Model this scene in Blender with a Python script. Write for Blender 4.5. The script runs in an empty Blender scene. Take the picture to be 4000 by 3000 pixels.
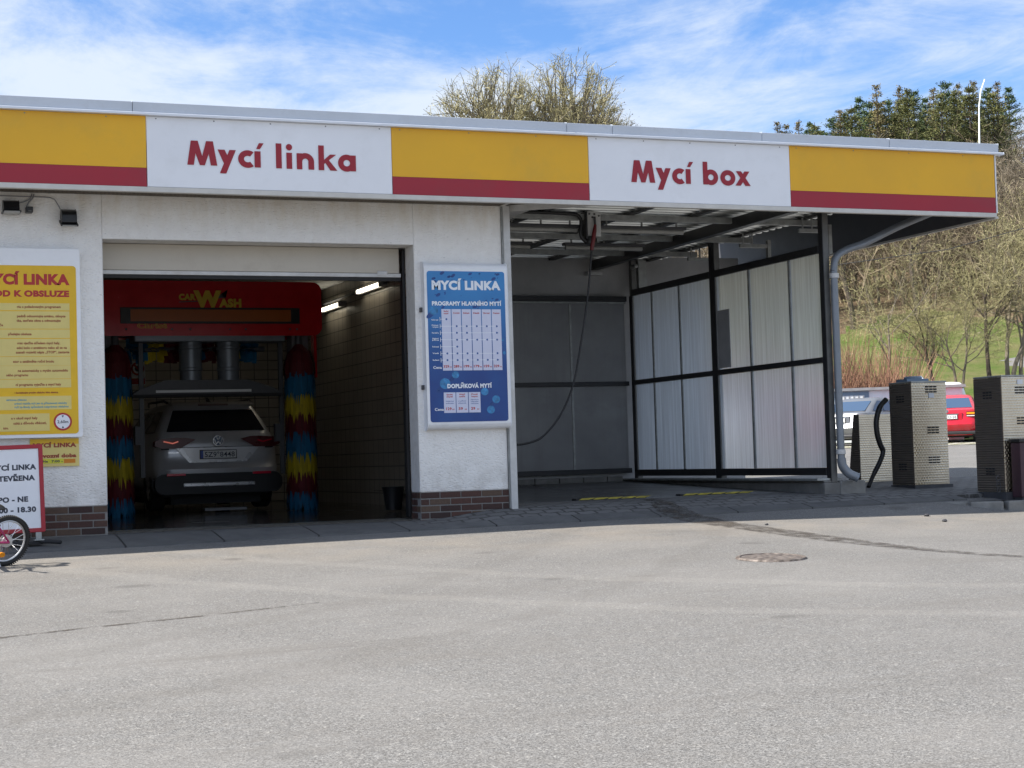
import bpy, bmesh, math, random
import numpy as np
from mathutils import Vector, Matrix, Euler
from math import radians as RAD, sin, cos, pi

S = bpy.context.scene
COL = S.collection
# ------------------------------------------------------------------ camera
CAM_LOC = Vector((0.0, -18.0, 0.67))
YAW, PITCH, ROLL = RAD(21.80), RAD(2.486), RAD(-1.726)
fw = Vector((sin(YAW) * cos(PITCH), cos(YAW) * cos(PITCH), sin(PITCH)))
r0 = Vector((cos(YAW), -sin(YAW), 0)); u0 = r0.cross(fw)
cr = r0 * cos(ROLL) + u0 * sin(ROLL); cu = u0 * cos(ROLL) - r0 * sin(ROLL)
cd = bpy.data.cameras.new("camera"); cam = bpy.data.objects.new("camera", cd); COL.objects.link(cam)
cd.sensor_width = 36.0; cd.lens = 6627 / 4000 * 36.0; cd.clip_start = 0.1; cd.clip_end = 3000
cam.matrix_world = Matrix(((cr.x, cu.x, -fw.x, CAM_LOC.x), (cr.y, cu.y, -fw.y, CAM_LOC.y), (cr.z, cu.z, -fw.z, CAM_LOC.z), (0, 0, 0, 1)))
S.camera = cam
# ------------------------------------------------------------------ light
TO_SUN = Vector((-1.0, 0.143, 1.0)).normalized()
sd = bpy.data.lights.new("sun", 'SUN'); sd.energy = 4.5; sd.angle = RAD(0.53); sd.color = (1.0, 0.945, 0.86)
sun = bpy.data.objects.new("sun", sd); COL.objects.link(sun)
sun.rotation_euler = TO_SUN.to_track_quat('Z', 'Y').to_euler()
S.view_settings.view_transform = 'Standard'; S.view_settings.look = 'None'
S.view_settings.exposure = 1.14; S.view_settings.gamma = 1.0
W = bpy.data.worlds.new("World"); S.world = W; W.use_nodes = True
nt = W.node_tree; N = nt.nodes; L = nt.links; N.clear()
out = N.new('ShaderNodeOutputWorld'); bg = N.new('ShaderNodeBackground'); L.new(bg.outputs[0], out.inputs[0])
sky = N.new('ShaderNodeTexSky'); sky.sky_type = 'NISHITA'; sky.sun_disc = False
sky.sun_elevation = math.asin(TO_SUN.z); sky.sun_rotation = math.atan2(TO_SUN.x, TO_SUN.y)
sky.air_density = 1.0; sky.dust_density = 0.6; sky.ozone_density = 2.5; sky.altitude = 400
tc = N.new('ShaderNodeTexCoord'); sep = N.new('ShaderNodeSeparateXYZ'); L.new(tc.outputs['Generated'], sep.inputs[0])
def wm(op, a, b=None, c=None):
    n = N.new('ShaderNodeMath'); n.operation = op
    for i, v in enumerate((a, b, c)):
        if v is None: continue
        if isinstance(v, (int, float)): n.inputs[i].default_value = v
        else: L.new(v, n.inputs[i])
    return n.outputs[0]
zz = wm('MAXIMUM', sep.outputs['Z'], 0.0)
den = wm('ADD', zz, 0.10)
cmb = N.new('ShaderNodeCombineXYZ')
L.new(wm('DIVIDE', sep.outputs['X'], den), cmb.inputs[0]); L.new(wm('DIVIDE', sep.outputs['Y'], den), cmb.inputs[1])
mp = N.new('ShaderNodeMapping'); mp.inputs['Rotation'].default_value = (0, 0, RAD(-24)); mp.inputs['Scale'].default_value = (0.52, 0.36, 1); mp.inputs['Location'].default_value = (1.9, 0.35, 0)
L.new(cmb.outputs[0], mp.inputs[0])
n1 = N.new('ShaderNodeTexNoise'); n1.inputs['Scale'].default_value = 1.5; n1.inputs['Detail'].default_value = 9; n1.inputs['Roughness'].default_value = 0.62; n1.inputs['Distortion'].default_value = 0.5
L.new(mp.outputs[0], n1.inputs['Vector'])
n2 = N.new('ShaderNodeTexNoise'); n2.inputs['Scale'].default_value = 5.0; n2.inputs['Detail'].default_value = 8; n2.inputs['Roughness'].default_value = 0.68; n2.inputs['Distortion'].default_value = 0.9
L.new(mp.outputs[0], n2.inputs['Vector'])
dens = wm('ADD', wm('MULTIPLY', n1.outputs['Fac'], 0.75), wm('MULTIPLY', n2.outputs['Fac'], 0.30))
hz = N.new('ShaderNodeMapRange'); hz.inputs['From Min'].default_value = 0.08; hz.inputs['From Max'].default_value = 0.25; hz.inputs['To Min'].default_value = 0.14; hz.inputs['To Max'].default_value = -0.055
L.new(zz, hz.inputs['Value'])
dens = wm('ADD', dens, hz.outputs[0])
up = N.new('ShaderNodeMapRange'); up.inputs['From Min'].default_value = 0.30; up.inputs['From Max'].default_value = 0.55; up.inputs['To Max'].default_value = 0.05  # denser cloud overhead, out of view, added to lift the fill light
L.new(zz, up.inputs['Value']); dens = wm('ADD', dens, up.outputs[0])
mr = N.new('ShaderNodeMapRange'); mr.interpolation_type = 'SMOOTHSTEP'; mr.inputs['From Min'].default_value = 0.38; mr.inputs['From Max'].default_value = 0.58; mr.inputs['To Max'].default_value = 0.92
L.new(dens, mr.inputs['Value'])
mix = N.new('ShaderNodeMix'); mix.data_type = 'RGBA'
tint = N.new('ShaderNodeMix'); tint.data_type = 'RGBA'; tint.blend_type = 'MULTIPLY'; tint.inputs['Factor'].default_value = 1.0
L.new(sky.outputs[0], tint.inputs['A']); tint.inputs['B'].default_value = (0.66, 0.86, 1.13, 1)
L.new(mr.outputs[0], mix.inputs['Factor']); L.new(tint.outputs['Result'], mix.inputs['A']); mix.inputs['B'].default_value = (4.6, 5.1, 5.8, 1)
L.new(mix.outputs['Result'], bg.inputs['Color']); bg.inputs['Strength'].default_value = 0.082
try:
    S.cycles.max_bounces = 8; S.cycles.diffuse_bounces = 4; S.cycles.glossy_bounces = 3; S.cycles.transmission_bounces = 6
    S.cycles.sample_clamp_indirect = 6; S.cycles.use_denoising = True; S.cycles.caustics_reflective = False; S.cycles.caustics_refractive = False
except Exception: pass

# ------------------------------------------------------------------ material helpers
class NT:
    def __init__(s, name):
        s.m = bpy.data.materials.new(name); s.m.use_nodes = True; s.t = s.m.node_tree; s.N = s.t.nodes; s.L = s.t.links
        s.b = s.N['Principled BSDF']; s.out = s.N['Material Output']; s._c = {}
    def n(s, typ, **kw):
        x = s.N.new(typ)
        for k, v in kw.items():
            if hasattr(x, k) and not k[0].isupper(): setattr(x, k, v)
        return x
    def put(s, sock, v):
        if v is None: return
        if isinstance(v, bpy.types.NodeSocket): s.L.new(v, sock)
        elif isinstance(v, (tuple, list)) and len(v) == 3 and sock.type == 'RGBA': sock.default_value = (*v, 1)
        else: sock.default_value = v
    def pos(s):
        if 'pos' not in s._c: s._c['pos'] = s.n('ShaderNodeNewGeometry').outputs['Position']
        return s._c['pos']
    def obj(s):
        if 'obj' not in s._c: s._c['obj'] = s.n('ShaderNodeTexCoord').outputs['Object']
        return s._c['obj']
    def mapping(s, vec, scale=(1, 1, 1), loc=(0, 0, 0), rot=(0, 0, 0)):
        x = s.n('ShaderNodeMapping'); s.L.new(vec, x.inputs[0]); x.inputs['Scale'].default_value = scale; x.inputs['Location'].default_value = loc; x.inputs['Rotation'].default_value = rot
        return x.outputs[0]
    def noise(s, vec, scale, detail=4, rough=.55, dist=0, col=False):
        x = s.n('ShaderNodeTexNoise'); s.L.new(vec, x.inputs['Vector']); x.inputs['Scale'].default_value = scale; x.inputs['Detail'].default_value = detail; x.inputs['Roughness'].default_value = rough; x.inputs['Distortion'].default_value = dist
        return x.outputs['Color' if col else 'Fac']
    def voro(s, vec, scale, feature='F1', out='Distance', rnd=1.0):
        x = s.n('ShaderNodeTexVoronoi'); x.feature = feature; s.L.new(vec, x.inputs['Vector']); x.inputs['Scale'].default_value = scale
        x.inputs['Randomness'].default_value = rnd
        return x.outputs[out]
    def ramp(s, fac, a, b, lo=0, hi=1, smooth=False):
        x = s.n('ShaderNodeMapRange'); x.inputs['From Min'].default_value = a; x.inputs['From Max'].default_value = b; x.inputs['To Min'].default_value = lo; x.inputs['To Max'].default_value = hi
        if smooth: x.interpolation_type = 'SMOOTHSTEP'
        s.L.new(fac, x.inputs['Value']); return x.outputs[0]
    def math(s, op, a, b=None, c=None):
        x = s.n('ShaderNodeMath'); x.operation = op
        for i, v in enumerate((a, b, c)): s.put(x.inputs[i], v) if v is not None else None
        return x.outputs[0]
    def mix(s, fac, a, b, mode='MIX'):
        x = s.n('ShaderNodeMix'); x.data_type = 'RGBA'; x.blend_type = mode
        s.put(x.inputs['Factor'], fac); s.put(x.inputs['A'], a); s.put(x.inputs['B'], b); return x.outputs['Result']
    def sepxyz(s, v):
        x = s.n('ShaderNodeSeparateXYZ'); s.L.new(v, x.inputs[0]); return x.outputs
    def comb(s, x_, y_, z_):
        x = s.n('ShaderNodeCombineXYZ'); s.put(x.inputs[0], x_); s.put(x.inputs[1], y_); s.put(x.inputs[2], z_); return x.outputs[0]
    def rnd(s): return s.n('ShaderNodeNewGeometry').outputs['Random Per Island']
    def bump(s, h, dist=.01, strength=1.0, prev=None):
        x = s.n('ShaderNodeBump'); x.inputs['Distance'].default_value = dist; x.inputs['Strength'].default_value = strength; s.L.new(h, x.inputs['Height'])
        if prev: s.L.new(prev, x.inputs['Normal'])
        return x.outputs[0]
    def set(s, **kw):
        names = dict(col='Base Color', rough='Roughness', metal='Metallic', nor='Normal', trans='Transmission Weight', spec='Specular IOR Level', coat='Coat Weight', emit='Emission Color', estr='Emission Strength', alpha='Alpha', ior='IOR')
        for k, v in kw.items(): s.put(s.b.inputs[names[k]], v)
        return s
def mat(name, col, rough=.5, metal=0, var=.12, scale=6, bump=0, bscale=40, spec=.5, coat=0, dirt=None):
    t = NT(name); nz = t.noise(t.obj(), scale, 5, .6)
    c = t.mix(t.ramp(nz, .3, .7), tuple(x * (1 - var) for x in col), tuple(min(1, x * (1 + var)) for x in col))
    if dirt:
        n2 = t.noise(t.obj(), dirt[1], 6, .7); c = t.mix(t.ramp(n2, .52, .72, 0, dirt[2]), c, dirt[0])
    t.set(col=c, rough=t.ramp(nz, .2, .8, max(.03, rough - .07), min(1, rough + .07)), metal=metal, spec=spec, coat=coat)
    if bump: t.set(nor=t.bump(t.noise(t.obj(), bscale, 4), bump))
    return t.m
M = {}
def flat(name, col, **k): M[name] = mat(name, col, **k)
flat('white_paint', (.82, .83, .85), rough=.35, var=.04, scale=3, dirt=((.45, .43, .40), 2.0, .25))
flat('sign_white', (.78, .79, .82), rough=.4, var=.03)
flat('fascia_white', (.82, .83, .86), rough=.4, var=.03, scale=1.2, dirt=((.62, .62, .62), 1.6, .3))
flat('fascia_yellow', (.78, .415, .010), rough=.42, var=.05, scale=1.0, dirt=((.58, .36, .04), 1.5, .35))
flat('fascia_red', (.33, .008, .024), rough=.4, var=.06, scale=1.0, dirt=((.24, .03, .04), 1.5, .4))
flat('letter_red', (.31, .008, .022), rough=.45, var=.05)
flat('coping_metal', (.56, .60, .66), rough=.38, metal=.15, var=.08, scale=1.5, dirt=((.35, .35, .36), 3, .3))
flat('coping_lip', (.74, .77, .82), rough=.35, var=.05)
flat('trim_grey', (.58, .56, .52), rough=.5, var=.08)
flat('galv', (.33, .34, .33), rough=.45, metal=.45, var=.25, scale=9, dirt=((.22, .22, .21), 4, .4))
flat('galv_light', (.55, .55, .54), rough=.5, metal=.2, var=.15, scale=5, dirt=((.40, .36, .32), 3, .4))
flat('post_grey', (.13, .13, .125), rough=.5, metal=.3, var=.25, scale=6)
flat('black_steel', (.018, .018, .02), rough=.42, var=.3, scale=8)
flat('black_plastic', (.015, .015, .016), rough=.4, var=.3)
flat('rubber', (.018, .018, .019), rough=.75, var=.3, scale=20, bump=.002)
flat('dark_grey', (.06, .06, .065), rough=.5, var=.2)
flat('mid_grey', (.25, .25, .26), rough=.5, var=.15)
flat('shutter_cream', (.50, .46, .39), rough=.5, var=.06, scale=2, dirt=((.34, .30, .25), 4, .4))
flat('red_gloss', (.60, .012, .018), rough=.22, var=.08, coat=.3)
flat('wash_yellow', (.72, .50, .03), rough=.4, var=.1)
flat('sign_yellow', (.76, .46, .008), rough=.4, var=.05)
flat('sign_cream', (.70, .57, .19), rough=.45, var=.04)
flat('sign_red', (.42, .02, .02), rough=.45, var=.06)
flat('sign_brown', (.30, .05, .02), rough=.5, var=.06)
flat('sign_orange', (.60, .20, .004), rough=.45, var=.06)
flat('sign_lime', (.62, .60, .03), rough=.45, var=.06)
flat('sign_teal', (.06, .30, .42), rough=.45, var=.05)
flat('text_black', (.035, .04, .06), rough=.5, var=.1)
flat('text_white', (.80, .83, .88), rough=.45, var=.03)
flat('text_blue', (.03, .10, .32), rough=.5, var=.05)
flat('table_lilac', (.60, .62, .76), rough=.45, var=.03)
flat('frame_red', (.36, .012, .025), rough=.4, var=.08, scale=12)
flat('plate_white', (.78, .78, .76), rough=.35, var=.03)
flat('plate_blue', (.02, .08, .40), rough=.35, var=.05)
flat('chrome', (.75, .75, .76), rough=.18, metal=1, var=.04)
flat('alloy', (.55, .56, .58), rough=.3, metal=.7, var=.06)
flat('magenta', (.36, .012, .11), rough=.28, var=.08, coat=.3)
flat('amber', (.85, .30, .01), rough=.25, var=.05)
flat('white_plastic', (.72, .72, .70), rough=.4, var=.06)
flat('orange_screen', (.42, .10, .006), rough=.35, var=.06)
flat('pipe_grey', (.20, .22, .245), rough=.38, metal=.3, var=.14, scale=4)
flat('pole_white', (.75, .80, .76), rough=.4, var=.05)
flat('lamp_lens', (.34, .34, .32), rough=.25, var=.06)
flat('concrete', (.17, .165, .155), rough=.85, var=.22, scale=5, bump=.004, bscale=60, dirt=((.10, .10, .09), 3, .6))
flat('kerb_concrete', (.22, .215, .20), rough=.9, var=.2, scale=7, bump=.006, bscale=45, dirt=((.16, .15, .14), 4, .6))
flat('black_hose', (.008, .008, .009), rough=.45, var=.3)
flat('hose_red', (.15, .012, .015), rough=.4, var=.1)
flat('yellow_marking', (.40, .33, .05), rough=.7, var=.25, scale=10, dirt=((.06, .06, .05), 7, .7))
flat('bin_purple', (.05, .022, .03), rough=.5, var=.2)
flat('cardboard_white', (.62, .64, .66), rough=.6, var=.08)
flat('bark', (.085, .066, .05), rough=.95, var=.35, scale=7, bump=.02, bscale=12)
flat('bark_pale', (.20, .17, .125), rough=.95, var=.3, scale=5, bump=.02, bscale=12)
flat('car_grey', (.16, .165, .18), rough=.32, metal=.4, var=.03, coat=.4)
flat('car_silver', (.64, .65, .67), rough=.28, metal=.4, var=.03, coat=.5)
flat('car_champagne', (.62, .62, .63), rough=.34, metal=.35, var=.03, coat=.5)
flat('car_dark', (.03, .033, .045), rough=.25, var=.1, coat=.5)
flat('car_red', (.50, .006, .022), rough=.3, var=.05, coat=.5)
flat('car_white', (.74, .75, .76), rough=.28, var=.03, coat=.4)
flat('grille_black', (.02, .02, .022), rough=.55, var=.2)
flat('tail_red', (.10, .004, .006), rough=.3, var=.1)
flat('reflector_red', (.75, .02, .06), rough=.2, var=.05)
flat('sheet_grey', (.40, .41, .43), rough=.5, var=.12)
flat('stone', (.05, .05, .055), rough=.8, var=.3)
flat('blue_grey', (.16, .22, .30), rough=.5, var=.1)
def glass(name, col, rough=.06):
    t = NT(name); t.set(col=col, rough=rough, spec=.5); nz = t.noise(t.obj(), 2.5, 3); t.set(rough=t.ramp(nz, .3, .7, rough * .6, rough * 1.6)); M[name] = t.m
glass('car_glass', (.012, .014, .018)); glass('car_glass_blue', (.02, .055, .12), .12)
def emis(name, col, st):
    t = NT(name); t.set(col=(.9, .9, .88), emit=col, estr=st); M[name] = t.m
emis('tube_glow', (1.0, .92, .72), 2.6)
emis('tail_reflection_glow', (1.0, .16, .08), .16)  # weak emission painting a reflection, not a lit lamp
# asphalt -----------------------------------------------------------
t = NT('asphalt'); P = t.pos()
fs = t.sepxyz(t.voro(P, 150, out='Color'))[0]; fs2 = t.sepxyz(t.voro(P, 88, out='Color'))[1]
grain = t.noise(P, 150, 3, .7); mid = t.noise(P, 9, 5, .65); big = t.noise(P, .55, 5, .6); patch = t.noise(t.mapping(P, (.5, 1.6, 1)), .9, 4, .55)
xyz = t.sepxyz(P)
c = t.mix(t.ramp(fs, .05, .95), (.085, .083, .080), (.256, .250, .241))
c = t.mix(t.ramp(fs2, .93, .99, 0, .6), c, (.40, .385, .36)); c = t.mix(t.ramp(fs2, .0, .10, .8, 0), c, (.075, .07, .064))
c = t.mix(t.math('MULTIPLY', t.ramp(grain, .30, .42, 1, 0), .45), c, (.06, .056, .05))
c = t.mix(t.ramp(mid, .35, .7, 0, .30), c, (.165, .15, .132))
c = t.mix(t.ramp(big, .42, .66, 0, .30, True), c, (.245, .235, .222))
c = t.mix(t.ramp(patch, .52, .75, 0, .28, True), c, (.15, .138, .124))
nearwall = t.math('MULTIPLY', t.math('MULTIPLY', t.ramp(xyz[1], -4.2, -1.6, 0, 1, True), t.ramp(xyz[1], -1.35, -1.2, 1, 0)), t.ramp(t.noise(P, 1.3, 5, .6), .35, .65))
c = t.mix(t.math('MULTIPLY', nearwall, .34), c, (.31, .265, .21))
streak = t.noise(t.mapping(P, (.25, 3.2, 1), rot=(0, 0, RAD(-9))), 1.6, 4, .6)
c = t.mix(t.ramp(streak, .56, .75, 0, .30, True), c, (.115, .105, .094))
wv = t.noise(P, .8, 4, .6)
for cx_, cy_, rad_, wd_, k_, tone in ((-6, 6, 15.2, .16, .30, (.10, .092, .082)), (-6, 6, 16.75, .16, .30, (.10, .092, .082)), (16, 4, 14.0, .18, .32, (.30, .285, .262)), (16, 4, 15.5, .18, .32, (.30, .285, .262)), (4, -32, 21.6, .16, .25, (.11, .10, .09))):
    dd = t.math('SQRT', t.math('ADD', t.math('POWER', t.math('SUBTRACT', xyz[0], cx_), 2.0), t.math('POWER', t.math('SUBTRACT', xyz[1], cy_), 2.0)))
    dd = t.math('ABSOLUTE', t.math('SUBTRACT', t.math('ADD', dd, t.math('MULTIPLY', wv, .5)), rad_ + .25))
    c = t.mix(t.math('MULTIPLY', t.ramp(dd, wd_ * .4, wd_, k_ * .6, 0, True), t.ramp(mid, .3, .6, .4, 1)), c, tone)
oil = t.voro(t.mapping(P, (1, 1.5, 1)), .55); oiln = t.noise(P, 6, 4, .6)
c = t.mix(t.ramp(t.math('ADD', oil, t.math('MULTIPLY', oiln, .12)), .10, .17, .40, 0, True), c, (.06, .055, .05))
crk = t.voro(t.mapping(t.noise(P, .9, 3, col=True), (1, 1, 1)), 1.0, 'DISTANCE_TO_EDGE') if False else None
t.set(col=c, rough=t.ramp(fs, 0, 1, .72, .95), spec=.3)
h = t.math('ADD', t.math('MULTIPLY', fs, .5), t.math('MULTIPLY', fs2, .5))
t.set(nor=t.bump(h, .005, .8)); M['asphalt'] = t.m
# stucco -----------------------------------------------------------
t = NT('stucco'); P = t.obj()
a1 = t.noise(P, 24, 5, .6, .4); a2 = t.noise(P, 8, 4, .6); v = t.voro(t.mapping(P, (1, 1, 1.7)), 30)
c = t.mix(t.ramp(a2, .3, .7), (.82, .80, .77), (.87, .855, .825))
pit = t.noise(t.mapping(P, (1, 1, 2.2)), 21, 2, .5)
c = t.mix(t.ramp(pit, .67, .73, 0, .55), c, (.46, .45, .43))
st = t.noise(t.mapping(P, (3, 3, .5)), 2, 5, .6)
c = t.mix(t.ramp(st, .55, .8, 0, .35), c, (.60, .57, .52))
pz = t.sepxyz(t.pos())[2]
c = t.mix(t.math('MULTIPLY', t.ramp(pz, .30, .80, .5, 0, True), t.ramp(t.noise(P, 5, 5, .7), .4, .62)), c, (.46, .43, .39))
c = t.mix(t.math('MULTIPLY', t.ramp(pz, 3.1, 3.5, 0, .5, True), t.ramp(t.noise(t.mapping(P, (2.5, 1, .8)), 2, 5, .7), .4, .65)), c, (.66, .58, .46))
t.set(col=c, rough=.9, spec=.2)
hh = t.math('ADD', t.math('MULTIPLY', a1, .7), t.math('MULTIPLY', t.ramp(v, 0, .55), .5))
t.set(nor=t.bump(hh, .012, .75)); M['stucco'] = t.m
t = NT('stucco_smooth'); P = t.obj(); a1 = t.noise(P, 14, 5, .6)
t.set(col=t.mix(t.ramp(a1, .3, .7), (.60, .58, .55), (.70, .69, .67)), rough=.85, nor=t.bump(a1, .008)); M['stucco_smooth'] = t.m
t = NT('plaster_grey'); P = t.obj(); a1 = t.noise(P, 2.2, 6, .65)
t.set(col=t.mix(t.ramp(a1, .3, .7), (.40, .40, .40), (.52, .52, .52)), rough=.85, nor=t.bump(t.noise(P, 40, 3), .004)); M['plaster_grey'] = t.m
# bricks -----------------------------------------------------------
t = NT('brick_face'); r = t.rnd(); P = t.obj(); a1 = t.noise(P, 30, 5, .65)
c = t.mix(r, (.034, .017, .015), (.085, .036, .026)); c = t.mix(t.ramp(t.math('FRACT', t.math('MULTIPLY', r, 7.3)), .72, .8), c, (.10, .062, .042))
c = t.mix(t.ramp(a1, .5, .75, 0, .5), c, (.03, .02, .019))
t.set(col=c, rough=.75, nor=t.bump(a1, .006)); M['brick_face'] = t.m
t = NT('mortar'); P = t.obj(); a1 = t.noise(P, 40, 4); t.set(col=t.mix(a1, (.19, .185, .175), (.28, .27, .26)), rough=.95, nor=t.bump(a1, .004)); M['mortar'] = t.m
# pavers -----------------------------------------------------------
t = NT('pavers'); P = t.pos(); x = t.sepxyz(P)
wob = t.n('ShaderNodeTexWave'); t.L.new(t.mapping(P, (1, 1, 0), rot=(0, 0, RAD(18))), wob.inputs['Vector']); wob.inputs['Scale'].default_value = 3.3; wob.inputs['Distortion'].default_value = .6
wx = t.math('ADD', x[0], t.math('MULTIPLY', t.noise(P, 9, 2), .035)); wy = t.math('ADD', x[1], t.math('MULTIPLY', t.math('PINGPONG', t.math('MULTIPLY', x[0], 1.0), .1), .28))
br = t.n('ShaderNodeTexBrick'); t.L.new(t.comb(wx, wy, 0.0), br.inputs['Vector'])
br.inputs['Scale'].default_value = 1; br.inputs['Brick Width'].default_value = .23; br.inputs['Row Height'].default_value = .14; br.inputs['Mortar Size'].default_value = .017; br.inputs['Mortar Smooth'].default_value = .1; br.offset = .5
br.inputs['Color1'].default_value = (.10, .099, .098, 1); br.inputs['Color2'].default_value = (.15, .148, .146, 1); br.inputs['Mortar'].default_value = (.022, .02, .018, 1)
c = t.mix(t.ramp(t.noise(P, 2.2, 5, .6), .45, .72, 0, .55), br.outputs['Color'], (.13, .125, .12))
c = t.mix(t.ramp(t.noise(P, 70, 3), .3, .75, 0, .35), c, (.22, .215, .21))
t.set(col=c, rough=.85, nor=t.bump(br.outputs['Fac'], .02, -1.0)); M['pavers'] = t.m
def slabmat(name, bw, bh, c1, c2, mort, rough, wet=None, ms=.012):
    t = NT(name); P = t.pos(); x = t.sepxyz(P)
    br = t.n('ShaderNodeTexBrick'); t.L.new(t.comb(t.math('ADD', x[0], .3), x[1], 0.0), br.inputs['Vector'])
    br.inputs['Scale'].default_value = 1; br.inputs['Brick Width'].default_value = bw; br.inputs['Row Height'].default_value = bh; br.inputs['Mortar Size'].default_value = ms; br.inputs['Mortar Smooth'].default_value = .3; br.offset = .5
    br.inputs['Color1'].default_value = (*c1, 1); br.inputs['Color2'].default_value = (*c2, 1); br.inputs['Mortar'].default_value = (*mort, 1)
    nz = t.noise(P, 3.0, 6, .65); c = t.mix(t.ramp(nz, .4, .72, 0, .55), br.outputs['Color'], tuple(v * .55 for v in c1)); rr = t.ramp(nz, .3, .7, rough - .1, rough + .1)
    if wet:
        w = t.noise(t.mapping(P, (.7, 1.0, 1)), .8, 5, .6); f = t.ramp(w, wet[0], wet[0] + .07, 1, 0)
        wx_ = t.math('MULTIPLY', t.ramp(x[0], wet[1], wet[1] + .9, 1.0, .35), f)
        c = t.mix(wx_, c, tuple(v * .28 for v in c1)); rr = t.math('SUBTRACT', rr, t.math('MULTIPLY', wx_, .42))
    t.set(col=c, rough=rr, nor=t.bump(t.math('ADD', t.math('MULTIPLY', br.outputs['Fac'], -1.0), t.math('MULTIPLY', t.noise(P, 60, 3), .3)), .008)); M[name] = t.m
slabmat('slabs', 1.0, 3.0, (.098, .097, .096), (.125, .124, .122), (.02, .019, .018), .85)
slabmat('bay_concrete', 2.4, 1.2, (.17, .165, .16), (.19, .185, .18), (.06, .06, .055), .55, wet=(.62, 9.0))
slabmat('hall_concrete', 2.0, 1.5, (.10, .098, .095), (.12, .118, .112), (.05, .05, .05), .45, wet=(.6, 20))
def tilemat(name, ax, bw, bh, c1, c2, mort):
    t = NT(name); x = t.sepxyz(t.pos()); br = t.n('ShaderNodeTexBrick'); t.L.new(t.comb(x[ax], x[2], 0.0), br.inputs['Vector'])
    br.inputs['Scale'].default_value = 1; br.inputs['Brick Width'].default_value = bw; br.inputs['Row Height'].default_value = bh; br.inputs['Mortar Size'].default_value = .007; br.inputs['Mortar Smooth'].default_value = .1; br.offset = 0.0
    br.inputs['Color1'].default_value = (*c1, 1); br.inputs['Color2'].default_value = (*c2, 1); br.inputs['Mortar'].default_value = (*mort, 1)
    c = t.mix(t.ramp(t.noise(t.pos(), 1.1, 5, .6), .4, .75, 0, .5), br.outputs['Color'], tuple(v * .6 for v in c1))
    t.set(col=c, rough=.3, nor=t.bump(br.outputs['Fac'], .004, -1.0)); M[name] = t.m
tilemat('tiles_side', 1, .25, .20, (.52, .47, .40), (.56, .51, .44), (.14, .125, .11))
tilemat('tiles_back', 0, .25, .17, (.58, .54, .47), (.62, .58, .51), (.15, .14, .12))
# soffit mesh
t = NT('soffit_mesh'); P = t.pos(); br = t.n('ShaderNodeTexBrick'); t.L.new(t.mapping(P, (1, 1, 1), rot=(0, 0, RAD(8))), br.inputs['Vector'])
br.inputs['Scale'].default_value = 1; br.inputs['Brick Width'].default_value = .085; br.inputs['Row Height'].default_value = .035; br.inputs['Mortar Size'].default_value = .009
br.inputs['Color1'].default_value = (.13, .105, .075, 1); br.inputs['Color2'].default_value = (.20, .165, .12, 1); br.inputs['Mortar'].default_value = (.045, .038, .03, 1)
t.set(col=t.mix(t.ramp(t.noise(P, 3, 4), .4, .7, 0, .5), br.outputs['Color'], (.09, .075, .055)), rough=.8, nor=t.bump(br.outputs['Fac'], .01, -1.0)); M['soffit_mesh'] = t.m
# stainless dimpled sheet
t = NT('dimpled_steel'); P = t.obj(); x = t.sepxyz(P)
hx = t.math('ADD', x[0], x[1])
vec = t.comb(t.math('MULTIPLY', hx, 38.0), t.math('MULTIPLY', x[2], 24.0), 0.0)
br = t.n('ShaderNodeTexBrick'); t.L.new(vec, br.inputs['Vector']); br.inputs['Scale'].default_value = 1; br.inputs['Brick Width'].default_value = 1.6; br.inputs['Row Height'].default_value = .8; br.inputs['Mortar Size'].default_value = .24; br.inputs['Mortar Smooth'].default_value = 1.0; br.offset = .5
nz = t.noise(P, 3, 4)
c = t.mix(t.math('MULTIPLY', br.outputs['Fac'], t.ramp(t.noise(P, 9, 4, .6), .3, .65)), (.58, .51, .40), (.70, .63, .50)); c = t.mix(t.ramp(nz, .4, .75, 0, .35), c, (.46, .38, .28))
t.set(col=c, metal=1.0, rough=t.ramp(nz, .3, .7, .22, .36), nor=t.bump(br.outputs['Fac'], .003, .6)); M['dimpled_steel'] = t.m
t = NT('ribbed_dark_reflection'); P = t.obj(); nz = t.noise(P, 3, 4); rb = t.math('SINE', t.math('MULTIPLY', t.sepxyz(P)[2], 210.0))
t.set(col=t.mix(nz, (.16, .135, .115), (.26, .225, .19)), metal=.85, rough=.42, nor=t.bump(rb, .003, .8)); M['ribbed_dark_reflection'] = t.m  # ribbed steel, with the dark reflection on the left faces put into its colour
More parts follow.
